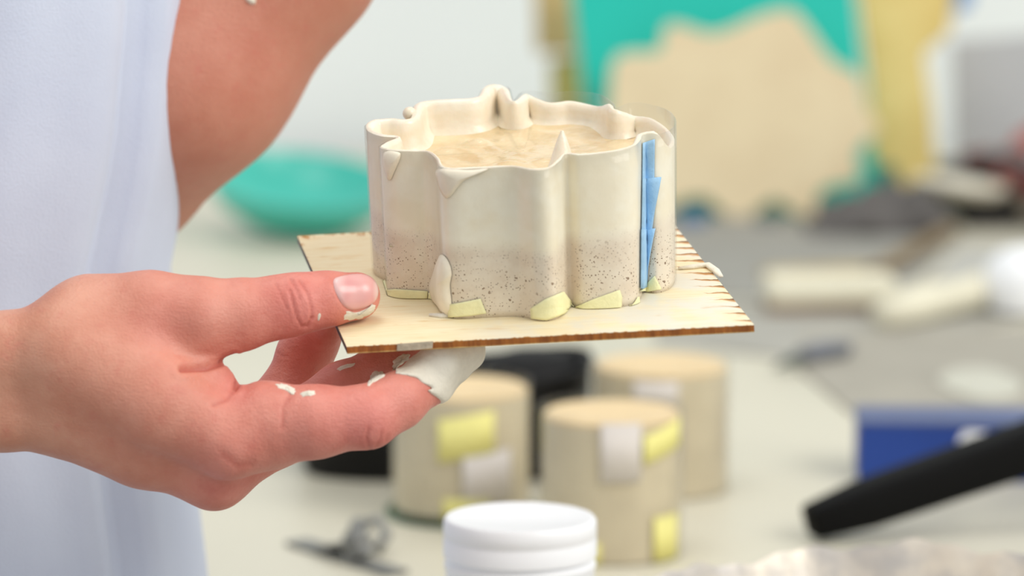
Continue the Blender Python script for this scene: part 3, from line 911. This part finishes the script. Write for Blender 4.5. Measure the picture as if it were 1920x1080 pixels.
# shirt: loose body with vertical folds, two short sleeves
def shirt_ring(z, nth=120):
    th = np.arange(nth) / nth * 2 * np.pi
    k = np.clip((0.30 - z) / 0.45, 0, 1)            # 0 at chest, 1 at hem
    rx = 0.126; ry = 0.186 + 0.004 * k
    if z > 0.45:
        q = np.clip((z - 0.45) / 0.19, 0, 1); rx *= 1 - 0.38 * q ** 2; ry *= 1 - 0.50 * q ** 2.2
    ex = 2 / 2.7
    cx = np.sign(np.cos(th)) * np.abs(np.cos(th)) ** ex; sx = np.sign(np.sin(th)) * np.abs(np.sin(th)) ** ex
    fold = (0.0030 * np.sin(7 * th + 3.0 * z + 0.6) + 0.0024 * np.sin(13 * th - 5 * z + 1.7) + 0.0016 * np.sin(23 * th + 9 * z)) * (0.4 + 0.9 * k)
    crease = -0.011 * np.exp(-((th - (2 * np.pi - 0.98 + 0.12 * z)) / 0.07) ** 2) - 0.004 * np.exp(-((th - (2 * np.pi - 1.75 - 0.5 * z)) / 0.08) ** 2)
    dth = (th + np.pi) % (2 * np.pi) - np.pi
    fold = fold * (1 - 0.92 * np.exp(-((dth + 0.45) / 0.75) ** 2))
    r = 1 + (fold + crease) / 0.15
    x = rx * cx * r; y = ry * sx * r
    # belly hangs slightly forward towards the hem
    x = x + np.interp(z, [0.0, 0.05, 0.10, 0.15, 0.19, 0.245, 0.30, 0.40], [0.011, 0.0085, 0.003, -0.0035, -0.0065, 0.0068, 0.0122, 0.013])
    return np.array([tw(a, b, z) for a, b in zip(x, y)])
zs = np.linspace(-0.30, 0.66, 60)
rl = [shirt_ring(z) for z in zs]
n = 120; v = np.vstack(rl); f = []
for j in range(len(zs) - 1):
    for i in range(n): f.append([j * n + i, j * n + (i + 1) % n, (j + 1) * n + (i + 1) % n, (j + 1) * n + i])
so = fix_normals(mesh('shirt', v, f, M['shirt'], person, True))
sm = so.modifiers.new('cloth', 'SOLIDIFY'); sm.thickness = 0.0015; sm.offset = -1
for arm, s in ((rarm, -1), (larm, 1)):
    a, b = arm[0][0], arm[1][0]
    d_ = (b - a) / np.linalg.norm(b - a)
    o = tube('sleeve', [a - d_ * 0.02, a + d_ * 0.05, a + d_ * 0.11, a + d_ * 0.17], [0.062, 0.066, 0.067, 0.069], M['shirt'], person, 28)
def trouser_sdf(p):
    d = None
    for l_ in legs:
        c = chain(p, l_, 0.02) - 0.013
        d = c if d is None else smin(d, c, 0.03)
    d = smin(d, chain(p, [(tw(0, -0.06, -0.16), 0.108), (tw(0, 0.06, -0.16), 0.108)], 0.02), 0.03)
    return np.maximum(d, TH + 0.07 - p[..., 2])
V_, F_ = surface_nets(trouser_sdf, (-0.52, 1.35, TH), (0.0, 1.92, 0.0), 0.012)
mesh('trousers', V_, F_, simple('dark_denim', (52, 60, 78), 0.85, 0.08, 60, 0.3, 500), person)
for s in (0, 1):
    V_, F_ = surface_nets(lambda p: np.maximum(chain(p, feet[s], 0.02) - 0.008, TH + 0.001 - p[..., 2]), feet[s][0][0] - [0.08, 0.08, 0.06], feet[s][2][0] + [0.08, 0.08, 0.08], 0.008)
    mesh('shoe', V_, F_, simple('black_shoe', (40, 40, 42), 0.5, 0.05, 60, 0.2, 300), person)

# ================================================================== THINGS ON THE TABLE
def pxm(px, z): return px * z / FPX
tape_m = simple('tube_tape', (240, 232, 146), 0.7, 0.03, 60, 0.2, 300)
tube_plaster = simple('tube_plaster', (218, 204, 172), 0.65, 0.05, 25, 0.2, 400, col2=(204, 190, 160))
cap_m = simple('tube_top_plaster', (236, 208, 160), 0.6, 0.04, 40, 0.2, 300)
def casting_tube(label, bx, by, wpx, hgt, tapes_, cap=cap_m, notch=None, plate=False, milky=None):
    c = T(bx, by); z = project(c)[2]; r = pxm(wpx, z) / 2
    t_ = thing('casting_tube', label, 'tube', c, 'plaster filled tubes on the table')
    base = 0.0
    if plate:
        lathe('base_plate', c, [(r * 1.06, 0.0), (r * 1.08, 0.00059), (r * 1.08, 0.00295), (r * 1.06, 0.00354)], M['greenclear'], t_, 48); base = 0.00354
    lathe('plaster_core', c, [(r * 0.95, base + 0.00059), (r * 0.965, base + 0.00118), (r * 0.965, hgt - 0.00708), (r * 0.93, hgt - 0.0059)], tube_plaster, t_, 64)
    lathe('plaster_top', c, [(r * 0.94, hgt - 0.00578), (r * 0.955, hgt - 0.00472), (r * 0.90, hgt - 0.00295), (r * 0.1, hgt - 0.0026)], cap, t_, 64)
    lathe('clear_sleeve', c, [(r * 0.975, base), (r, base), (r, hgt), (r * 0.975, hgt)], M['tubeclear'], t_, 64, closed=True)
    for a0, a1, z0, z1, sk, mt, nm in tapes_:
        v = []; f = []; n_ = 14
        for rr in (r * 1.008, r * 1.02):
            for j in (0, 1):
                for i in range(n_ + 1):
                    a = math.radians(-90 + a0 + (a1 - a0) * i / n_)
                    zz = (z0 if j == 0 else z1) + sk * (i / n_ - 0.5)
                    v.append(c + np.array([rr * math.cos(a), rr * math.sin(a), max(zz, 0.00118)]))
        m_ = n_ + 1
        for i in range(n_):
            f += [[i, i + 1, m_ + i + 1, m_ + i], [2 * m_ + i, 3 * m_ + i, 3 * m_ + i + 1, 2 * m_ + i + 1], [i, 2 * m_ + i, 2 * m_ + i + 1, i + 1], [m_ + i, m_ + i + 1, 3 * m_ + i + 1, 3 * m_ + i]]
        f += [[0, m_, 3 * m_, 2 * m_], [n_, 2 * m_ + n_, 3 * m_ + n_, m_ + n_]]
        fix_normals(mesh(nm, v, f, mt, t_, True))
    return t_
milk = simple('milky_smear', (222, 214, 206), 0.6, 0.03, 60, 0.1, 300)
casting_tube('clear plaster filled tube beside the fingers, tape square near its top', 865, 963, 262, 0.07139,
             [(-18, 28, 0.03658, 0.059, 0.00472, tape_m, 'masking_tape'), (-14, 24, 0.00354, 0.01534, 0.0, tape_m, 'masking_tape'), (2, 44, 0.0118, 0.03894, 0.00354, milk, 'milky_smear')], plate=True)
casting_tube('clear plaster filled tube standing right behind the white jar', 1146, 1034, 268, 0.07493,
             [(24, 66, 0.05428, 0.06844, 0.00708, tape_m, 'masking_tape'), (34, 62, 0.00118, 0.0236, 0.0, tape_m, 'masking_tape'), (-42, -10, 0.00118, 0.0118, 0.0, tape_m, 'masking_tape'), (-10, 22, 0.04248, 0.07198, 0.0, milk, 'milky_smear')])
casting_tube('plaster filled tube farthest back, partly hidden by the middle tube', 1238, 915, 258, 0.07198,
             [(-25, 12, 0.05074, 0.0649, 0.0, milk, 'milky_smear')])
# white screw jar
zc = 1.60
ct_ = P(975, 968, zc); c = np.array([ct_[0], ct_[1], 0.0]); jr = pxm(289, zc) / 2; jh = ct_[2]
white_m = simple('white_plastic', (250, 251, 253), 0.35, 0.005, 10, 0.03, 100)
jt = thing('screw_jar', 'white plastic screw jar with a ribbed lid in front of the tubes', 'jar', c)
lathe('jar_body', c, [(jr * 0.93, 0), (jr * 0.96, 0.00118), (jr * 0.97, jh - 0.02242), (jr * 0.99, jh - 0.02065), (jr * 0.99, jh - 0.01947), (jr * 0.94, jh - 0.01829), (jr * 0.92, jh - 0.01652)], white_m, jt, 96)
lathe('lid', c, [(jr * 0.955, jh - 0.01652), (jr, jh - 0.01593), (jr * 1.0, jh - 0.0092), (jr * 0.985, jh - 0.0085), (jr * 0.985, jh - 0.00779), (jr, jh - 0.00708), (jr * 0.995, jh - 0.00165), (jr * 0.965, jh - 0.00024), (jr * 0.93, jh), (jr * 0.90, jh - 0.00047), (jr * 0.059, jh - 0.00047)], white_m, jt, 96)

# metal spring clip
steel = simple('worn_steel', (146, 146, 142), 0.45, 0.16, 60, 0.15, 300, Metallic=0.3)
c = T(650, 1040)
ct = thing('spring_clip', 'small grey metal spring clip lying on the table below the hand', 'clip', c)
a0, a1 = T(556, 1020), T(745, 1080)
R_ = axes(a1 - a0); L = np.linalg.norm(a1 - a0)
box_w('jaw_plate', (a0 + a1) / 2 + [0, 0, 0.00142], (L, 0.01416, 0.00212), steel, ct, R_, 0.00071)
box_w('clip_arm', (a0 * 0.52 + a1 * 0.48) + [0, 0, 0.0078], (L * 0.44, 0.014, 0.0024), steel, ct, axes((a1 - a0) / L + np.array([0, 0, 0.30])), 0.0007)
box_w('clip_cheek', (a0 * 0.40 + a1 * 0.60) + [0, 0, 0.0095], (L * 0.20, 0.011, 0.015), steel, ct, axes((a1 - a0) / L + np.array([0, 0, 0.5])), 0.002, taper=0.6)
tube('spring_barrel', [T(672, 1032) + [0, -0.00708, 0.01003], T(672, 1032) + [0, 0.00944, 0.01003]], 0.00496, steel, ct, 18)
tube('finger_loop', [T(668, 1032) + [0.000, 0, 0.0118], T(690, 1028) + [0.00472, 0, 0.01475], T(700, 1036) + [0.00708, 0, 0.00885], T(694, 1044) + [0.00354, 0, 0.00354]], 0.0026, steel, ct, 12)

# black rubber tub behind the tubes
blk = simple('black_rubber', (20, 19, 19), 0.6, 0.1, 40, 0.15, 200, Specular_IOR_Level=0.25)
c = T(830, 872); 
tb = thing('mixing_tub', 'black rubber mixing tub half hidden behind hand and tubes', 'tub', c)
n = 64; th = np.arange(n) / n * 2 * np.pi
def srect(rx, ry, z, ex=2 / 3.2, lift=0.0):
    x = rx * np.sign(np.cos(th)) * np.abs(np.cos(th)) ** ex; y = ry * np.sign(np.sin(th)) * np.abs(np.sin(th)) ** ex
    return c + np.stack([x, y, z + lift * np.clip(x / rx, -1, 1) ** 1], 1)
HW = pxm(560, 2.148) / 2
rl = [srect(HW * .90, 0.0472, 0), srect(HW * .93, 0.05074, 0.00354), srect(HW * .98, 0.05546, 0.04012, lift=0.00472), srect(HW, 0.05782, 0.0472, lift=0.01062), srect(HW * 1.01, 0.059, 0.05074, lift=0.01062), srect(HW * .99, 0.05664, 0.05192, lift=0.01062), srect(HW * .95, 0.0531, 0.0472, lift=0.00944), srect(HW * .90, 0.0472, 0.0118), srect(HW * .5, 0.0236, 0.00826)]
v = np.vstack(rl); f = []
for j in range(len(rl) - 1):
    for i in range(n): f.append([j * n + i, j * n + (i + 1) % n, (j + 1) * n + (i + 1) % n, (j + 1) * n + i])
f.append(list(range(n))[::-1]); f.append([(len(rl) - 1) * n + i for i in range(n)])
fix_normals(mesh('tub_wall', v, f, blk, tb))
hc = P(1002, 700, 2.195); hc2 = c
hb = np.array([hc[0], c[1] + 0.0354, 0.0])
o = lathe('pouring_lip', hb + [0, 0, 0.0354], [(0.001, 0.0250), (0.0165, 0.0238), (0.0275, 0.0195), (0.0325, 0.0118), (0.0320, -0.01416), (0.0180, -0.0335)], blk, tb, 32)

# crinkled foil pan, lower right
foil = simple('plaster_caked_foil', (228, 218, 202), 0.45, 0.12, 25, 0.5, 120, col2=(186, 182, 178), Metallic=0.25)
zc = 1.60; pc = P(1650, 1075, zc); c = np.array([pc[0], pc[1] - 0.0531, 0.0])
fp = thing('foil_pan', 'crinkled silver foil pan caked with plaster at the front edge', 'pan', c)
fr_ = 0.118
wv = rng.random(8) * 6
def fw(ring, th, j):
    k = [0.1, 0.2, 0.6, 1.0, 1.0, 1.0, 1.0, 0.6, 0.2, 0.1][min(j, 9)]
    w1 = 0.0022 * np.sin(7 * th + wv[0]) + 0.0012 * np.sin(15 * th + wv[1]) + 0.0005 * np.sin(31 * th + wv[2])
    rr = ring.copy(); rr[:, :2] *= (1 + k * w1 / fr_)[:, None]
    rr[:, 2] += k * (0.00212 * np.sin(5 * th + wv[3]) + 0.00142 * np.sin(14 * th + wv[4]) + 0.00094 * np.sin(37 * th)) + k * 0.00354 * np.cos(th - 0.8)
    return rr
lathe('foil_shell', c, [(fr_ * .80, 0.005), (fr_ * .84, 0.006), (fr_ * .93, 0.033), (fr_ * .985, 0.0535), (fr_ * 1.0, 0.0570), (fr_ * 1.02, 0.0563), (fr_ * 1.00, 0.0535), (fr_ * .94, 0.033), (fr_ * .86, 0.0055), (fr_ * .80, 0.0043)], foil, fp, 180, wob=fw)
lathe('plaster_residue', c, [(fr_ * .86, 0.0118), (fr_ * .87, 0.01416), (fr_ * .6, 0.01534), (fr_ * 0.059, 0.01652)], simple('grey_residue', (196, 188, 172), 0.6, 0.0944, 40, 0.6, 90), fp, 64)

# black bar across the lower right, blue box behind it
black_p = simple('black_plastic', (8, 8, 8), 0.7, 0.1, 40, 0.1, 200, Specular_IOR_Level=0.15)
A_ = T(1522, 1016) + [0, 0, 0.00531]; B_ = P(2230, 752, 2.006)
bar = thing('black_bar', 'black plastic bar leaning up against the blue box', 'bar', T(1532, 1000))
R_ = axes(B_ - A_); L = np.linalg.norm(B_ - A_)
v = []; secs = [(0.0, 0.0085, 0.0072), (0.010, 0.0098, 0.0084), (0.14, 0.01239, 0.01121), (0.6, 0.01416, 0.01239), (1.0, 0.01416, 0.01239)]
n = 20; th20 = np.arange(n) / n * 2 * np.pi; f = []
for s, ry, rz in secs:
    ex = 2 / 6.0
    y = ry * np.sign(np.cos(th20)) * np.abs(np.cos(th20)) ** ex; zz = rz * np.sign(np.sin(th20)) * np.abs(np.sin(th20)) ** ex
    v.append((A_ + (B_ - A_) * s) + np.outer(y, R_[:, 1]) + np.outer(zz + 0.00472, R_[:, 2]))
v = np.vstack(v)
for j in range(len(secs) - 1):
    for i in range(n): f.append([j * n + i, j * n + (i + 1) % n, (j + 1) * n + (i + 1) % n, (j + 1) * n + i])
f.append(list(range(n))[::-1]); f.append([(len(secs) - 1) * n + i for i in range(n)])
fix_normals(mesh('bar_grip', v, f, black_p, bar))
box_w('bar_cap', B_ + R_[:, 0] * 0.00472 + R_[:, 2] * 0.00472, (0.01416, 0.03068, 0.02714), black_p, bar, R_, 0.00354)

blue_m = simple('blue_card', (28, 66, 150), 0.5, 0.05, 30, 0.08, 200)
bx0 = T(1608, 903); bz = project(bx0)[2]
bxh = pxm(108, bz)
bb = thing('blue_box', 'flat dark blue carton with white print behind the black bar', 'box', bx0 + [0.1003, 0.0472, 0])
Rb = rotz(math.radians(-3))
fo = bx0; ex_ = Rb[:, 0]; ey_ = Rb[:, 1]
box_w('carton', fo + ex_ * 0.10384 + ey_ * 0.025 + [0, 0, bxh / 2], (0.2077, 0.05, bxh), blue_m, bb, Rb, 0.00142)
p0 = fo - ey_ * 0.00047
slab('white_print', [(1797, 852), (1795, 835), (1803, 815), (1815, 808), (1850, 810), (1880, 815), (1876, 838), (1840, 852)], p0, -ey_, 0.00035, white_m, bb, 0, subdiv=5)
box_w('lid_flap', fo + ex_ * 0.10384 + ey_ * 0.025 + [0, 0, bxh + 0.00094], (0.2083, 0.0506, 0.00165), simple('blue_grey_card', (84, 98, 140), 0.55, 0.059, 30, 0.059, 200), bb, Rb, 0.00059)

# ---- flat sheets and tools lying further back on the right
def flat(name, label, cat, part, pix, h0, h1, mat, bev=0.00094, group=None, subdiv=0):
    pix = np.array(pix, float); c = T(*pix.mean(0), h0)
    t_ = thing(name, label, cat, c, group)
    slab(part, pix, (0, 0, h1), (0, 0, 1), h1 - h0, mat, t_, bev, subdiv=subdiv)
    return t_
grey1 = simple('grey_card', (172, 166, 152), 0.7, 0.05, 14, 0.1, 120)
grey2 = simple('grey_felt', (158, 156, 148), 0.8, 0.06, 14, 0.2, 120)
t_ = flat('grey_card', 'grey card sheet lying behind the blue box', 'sheet', 'sheet', [(1500, 690), (1600, 772), (1990, 772), (1990, 610), (1500, 625)], 0, 0.00236, grey1)
slab('plaster_puddle', [(1760, 715), (1790, 692), (1860, 690), (1915, 715), (1900, 740), (1830, 745)], (0, 0, 0.00413), (0, 0, 1), 0.00236, simple('pale_plaster', (206, 204, 188), 0.6, 0.0354, 20, 0.1, 100), t_, 0.00059, subdiv=4)
flat('grey_felt', 'wide grey felt sheet behind the right corner of the board', 'sheet', 'sheet', [(1120, 545), (1500, 560), (1720, 520), (1800, 440), (1790, 415), (1120, 400)], 0, 0.00236, grey2)
flat('grey_mat', 'grey mat under the cream foam bar', 'mat', 'sheet', [(1230, 640), (1480, 668), (1960, 590), (1960, 545), (1730, 535), (1520, 572), (1230, 560)], 0, 0.00212, simple('grey_mat', (176, 173, 163), 0.75, 0.059, 14, 0.15, 120))
# small dark blade
kn = thing('craft_knife', 'small dark craft knife on the table right of the tubes', 'knife', T(1520, 690))
tube('handle', [T(1500, 690) + [0, 0, 0.00826], T(1540, 682) + [0, 0, 0.00885], T(1590, 676) + [0, 0, 0.00826]], [0.00472, 0.0059, 0.00472], simple('grey_blue_plastic', (120, 124, 134), 0.5), kn, 16)
tube('blade', [T(1455, 704) + [0, 0, 0.0059], T(1480, 697) + [0, 0, 0.00708], T(1502, 690) + [0, 0, 0.00826]], [0.00142, 0.00531, 0.00472], simple('dark_green_steel', (66, 76, 68), 0.4), kn, 12, 0.5)
# cream foam bar; the brown strip below is its shadow as a solid
foam = simple('cream_foam', (236, 230, 206), 0.75, 0.03, 30, 0.2, 150)
brown = simple('brown_wood', (132, 104, 80), 0.6, 0.1, 40, 0.15, 150)
c0, c1 = T(1425, 592), T(1665, 590)
fb = thing('foam_bar', 'cream foam bar on a brown strip right of the plywood board', 'bar', (c0 + c1) / 2)
Rf = axes(c1 - c0); L = np.linalg.norm(c1 - c0)
box_w('wood_strip', (c0 + c1) / 2 + [0, 0.00708, 0.00472], (L * 0.92, 0.02596, 0.00708), brown, fb, Rf, 0.00118)
box_w('foam_block', (c0 + c1) / 2 + [0.00472, 0.01416, 0.01711], (L, 0.04248, 0.0177), foam, fb, Rf, 0.00354)
# white brush with round head
wb = thing('white_brush', 'white handled brush with a big round head at the right edge', 'brush', T(1800, 620))
p_ = [T(1655, 622) + [0, 0, 0.0118], T(1720, 610) + [0, 0, 0.01357], T(1830, 590) + [0, 0, 0.01652], T(1890, 580) + [0, 0, 0.02124]]
tube('handle', p_, [0.01062, 0.01239, 0.0118, 0.01416], foam, wb, 20)
lathe('brush_head', T(1925, 590), [(0.01652, 0.0), (0.02832, 0.00472), (0.03186, 0.02124), (0.0295, 0.0354), (0.01888, 0.04484), (0.00472, 0.04838)], white_m, wb, 40)
# diagonal brown stick and pale sheet
st = thing('wooden_stick', 'brown wooden stick lying diagonally across the grey felt', 'stick', T(1720, 480))
a0, a1 = T(1640, 528), T(1782, 446)
box_w('stick', (a0 + a1) / 2 + [0, 0, 0.00708], (np.linalg.norm(a1 - a0), 0.0118, 0.00826), simple('stick_wood', (140, 118, 84), 0.6, 0.1, 60, 0.1, 200), st, axes(a1 - a0), 0.00118)
flat('pale_sheet', 'pale grey sheet right of the wooden stick', 'sheet', 'sheet', [(1740, 520), (1960, 525), (1960, 462), (1800, 460)], 0, 0.00236, simple('pale_sheet', (190, 188, 180), 0.6, 0.0472, 20, 0.059, 100))
wd = thing('pale_batten', 'pale wood batten lying in front of the grey felt', 'batten', T(1580, 535))
a0, a1 = T(1440, 540), T(1650, 530)
box_w('batten', (a0 + a1) / 2 + [0, 0.0354, 0.00472], (np.linalg.norm(a1 - a0), 0.02124, 0.00708), simple('pale_wood', (200, 180, 136), 0.6, 0.0708, 60, 0.1, 200), wd, axes(a1 - a0), 0.00118)

# ---- leaning sheets at the back
zb = project(T(1390, 412))[2]
lean = np.array([0, -math.cos(math.radians(10)), math.sin(math.radians(10))])
pb0 = T(1390, 412)
ply2 = simple('birch_offcut', (232, 214, 176), 0.65, 0.03, 20, 0.08, 150, col2=(224, 204, 166))
sc = thing('wavy_plywood', 'cream plywood sheet with a wavy cut outline leaning upright', 'plywood', pb0)
slab('wavy_sheet', [(1140, 240), (1142, 190), (1152, 112), (1190, 98), (1236, 94), (1246, 52), (1272, 45), (1330, 62), (1372, 52), (1420, 30), (1480, 18), (1515, 50), (1560, 112), (1612, 142), (1622, 190), (1648, 245), (1625, 265), (1606, 290), (1612, 335), (1570, 345), (1536, 362), (1528, 402), (1488, 396), (1455, 374), (1428, 388), (1392, 412), (1352, 396), (1326, 372), (1290, 372), (1262, 388), (1220, 408), (1180, 385), (1150, 310)],
     pb0, lean, 0.00472, ply2, sc, 0.00059, subdiv=4)
teal = simple('teal_plastic', (16, 196, 178), 0.35, 0.02, 10, 0.03, 80)
pt0 = T(1390, 402); 
te = thing('teal_sheet', 'bright teal plastic sheet leaning behind the wavy plywood', 'sheet', pt0)
slab('teal_panel', [(1120, 402), (1064, -70), (1585, -80), (1604, 0), (1650, 402)], pt0 + [0, 0.01416, 0], lean, 0.00472, teal, te, 0.00118)
foam_y = simple('yellow_foam', (238, 212, 140), 0.85, 0.06, 16, 0.3, 90, col2=(222, 192, 116))
pf0 = T(1690, 375)
fo_ = thing('yellow_foam_strip', 'tall yellow foam strip standing right of the teal sheet', 'foam', pf0)
slab('foam_strip', [(1640, 330), (1628, 120), (1600, -90), (1800, -90), (1782, 60), (1735, 100), (1748, 200), (1756, 330), (1720, 372), (1670, 372)], pf0, lean, 0.02596, foam_y, fo_, 0.00354, subdiv=0)
pf1 = T(1080, 385)
fl = thing('yellow_foam_offcut', 'yellow and orange foam offcut showing left of the teal sheet', 'foam', pf1)
slab('foam_piece', [(1034, 385), (1030, 110), (1120, 95), (1150, 385)], pf1 + [0, 0.0236, 0], lean, 0.0236, simple('mustard_foam', (206, 186, 110), 0.85, 0.15, 14, 0.3, 90, col2=(150, 134, 90)), fl, 0.00236)
slab('orange_edge', [(1005, 96), (1000, -90), (1110, -90), (1122, 96)], pf1 + [0, 0.02596, 0], lean, 0.02124, simple('orange_foam', (222, 190, 132), 0.85, 0.1, 14, 0.3, 90), fl, 0.00236)
bl = thing('blue_pad', 'small blue pad peeking above the yellow foam strip', 'pad', P(1785, 0, 3.375))
slab('pad', [(1762, 18), (1764, -60), (1830, -60), (1822, 12), (1790, 26)], P(1785, 0, 3.339), (0, -1, 0.1), 0.01416, simple('blue_foam', (110, 158, 214), 0.8), bl, 0.00236)
dg = thing('green_block', 'small dark green block at the foot of the wavy plywood', 'block', T(1640, 372))
box_w('block', T(1640, 372) + [0, -0.0354, 0.01652], (0.02596, 0.0236, 0.03304), simple('deep_green', (12, 130, 112), 0.5, 0.2, 30), dg, rotz(0.3), 0.00236)
# blue and grey lumps along the foot of the plywood
for px, w_, col, lab, nm in ((1300, 60, (92, 124, 160), 'small blue clay lump at the foot of the wavy plywood', 'blue_lump'), (1440, 46, (120, 122, 120), 'small grey clay lump at the foot of the wavy plywood', 'grey_lump')):
    c = T(px, 425); r = pxm(w_, 3.07) / 2
    o_ = thing(nm, lab, 'clay', c)
    lathe('lump', c, [(r * .9, 0), (r, r * .2), (r * .92, r * .6), (r * .6, r * .95), (r * .1, r * 1.08)], simple(nm, col, 0.7), o_, 28)
# teal dish on the left
c = T(540, 452)
td = thing('teal_dish', 'shallow teal plastic dish on the table behind the forearm', 'dish', c)
zt_ = project(c)[2]; R0 = pxm(372, zt_) / 2
tilt = math.radians(10)
Rt = np.array([[1, 0, 0], [0, math.cos(tilt), -math.sin(tilt)], [0, math.sin(tilt), math.cos(tilt)]])
Rr = np.array([[math.cos(.10), 0, math.sin(.10)], [0, 1, 0], [-math.sin(.10), 0, math.cos(.10)]])
lathe('dish', c + [0.006, 0.0354, 0.010], [(R0 * .45, 0), (R0 * .55, 0.00118), (R0 * .85, 0.017), (R0 * .98, 0.035), (R0, 0.0372), (R0 * .965, 0.0372), (R0 * .83, 0.019), (R0 * .5, 0.00472)], simple('teal_dish', (74, 200, 182), 0.3, 0.059, 12, 0.0354, 80), td, 64, rot=Rr @ Rt)
# grey cloth heap, white ladle, red handled pliers on the right
gp0 = T(1860, 344)  # grey board added in place of shade on the wall
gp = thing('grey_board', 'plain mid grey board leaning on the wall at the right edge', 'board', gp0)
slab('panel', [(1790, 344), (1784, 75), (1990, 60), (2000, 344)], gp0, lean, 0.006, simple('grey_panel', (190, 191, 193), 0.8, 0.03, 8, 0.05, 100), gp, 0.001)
gn = thing('green_pot', 'small dark green pot beside the grey cloth heap', 'pot', T(1556, 425))
lathe('pot_wall', T(1556, 425), [(0.012, 0), (0.013, 0.001), (0.012, 0.018), (0.010, 0.021), (0.002, 0.0215)], simple('dark_green_cap', (30, 52, 44), 0.5), gn, 28)
cl = thing('grey_cloth', 'crumpled dark grey cloth heap behind the wooden stick', 'cloth', T(1680, 425))
nx, ny = 44, 24; v = []; f = []
cA = T(1645, 428); 
for j in range(ny + 1):
    for i in range(nx + 1):
        x = (i / nx - .5) * 2; y = (j / ny - .5) * 2
        h = 0.0354 * max(0, 1 - x ** 4) * max(0, 1 - y ** 4) ** 0.7 * (0.75 + 0.25 * x) + 0.00472 * math.sin(7 * x + 3 * y) * max(0, 1 - x * x) + 0.00354 * math.sin(13 * x - 5 * y) * max(0, 1 - y * y)
        v.append(cA + np.array([x * 0.060, y * 0.045 - 0.022, max(h * 1.15, 0.0) + 0.001]))
for j in range(ny):
    for i in range(nx): f.append([j * (nx + 1) + i, j * (nx + 1) + i + 1, (j + 1) * (nx + 1) + i + 1, (j + 1) * (nx + 1) + i])
o = mesh('cloth_heap', v, f, simple('dark_grey_cloth', (104, 100, 97), 0.9, 0.12, 20, 0.3, 150), cl)
s_ = o.modifiers.new('t', 'SOLIDIFY'); s_.thickness = 0.00118; s_.offset = 1
ld = thing('white_ladle', 'pale oval plastic scoop lying on the dark clutter at right', 'scoop', T(1805, 360, 0.027))
sR = axes(P(1900, 366, 2.950) - P(1750, 345, 2.950))
lc = P(1805, 348, 3.15)
lathe('scoop_bowl', lc, [(0.00472, -0.00826), (0.02124, -0.0059), (0.02832, 0), (0.02832, 0.00236), (0.0236, 0.00413), (0.00472, 0.0059)], simple('pale_plastic', (236, 228, 208), 0.4), ld, 40, rot=sR @ np.diag([1.4, 1.15, 1.1]))
tube('scoop_handle', [lc + sR[:, 0] * 0.0295, lc + sR[:, 0] * 0.0708 - [0, 0, 0.0118]], [0.00708, 0.0059], simple('pale_plastic', (236, 228, 208), 0.4), ld, 14)
dkbox = thing('dark_toolbox', 'low black tool case under the scoop and red pliers', 'case', (0.437, 3.24, 0))
bt_m = simple('black_tray', (34, 30, 27), 0.6, 0.1)
box_w('case_base', (0.437, 3.24, 0.0085), (0.135, 0.25, 0.017), bt_m, dkbox, None, 0.003)
box_w('case_lid', (0.437, 3.24, 0.0225), (0.139, 0.254, 0.009), bt_m, dkbox, None, 0.003)
box_w('latch', (0.425, 3.1125, 0.0170), (0.020, 0.004, 0.010), simple('latch_steel', (150, 140, 120), 0.4), dkbox, None, 0.001)
pl = thing('red_pliers', 'red and black handled pliers at the right edge of the clutter', 'pliers', T(1890, 335, 0.027))
red = simple('red_grip', (176, 52, 30), 0.45, 0.1)
blk2 = simple('black_grip', (22, 20, 20), 0.45, 0.1)
tube('grip', [T(1808, 300, .040), T(1850, 302, .040), T(1895, 330, .039), T(1935, 352, .038)], [0.007, 0.0105, 0.0105, 0.008], simple('dark_red_grip', (104, 30, 20), 0.45, 0.1), pl, 16)
tube('grip', [T(1882, 330, .040), T(1905, 298, .042), T(1925, 270, .045), T(1950, 245, .050)], [0.007, 0.0115, 0.0115, 0.008], red, pl, 16)
tube('jaw', [T(1850, 328, .040), T(1882, 318, .041), T(1910, 306, .042)], [0.012, 0.015, 0.013], blk2, pl, 16)
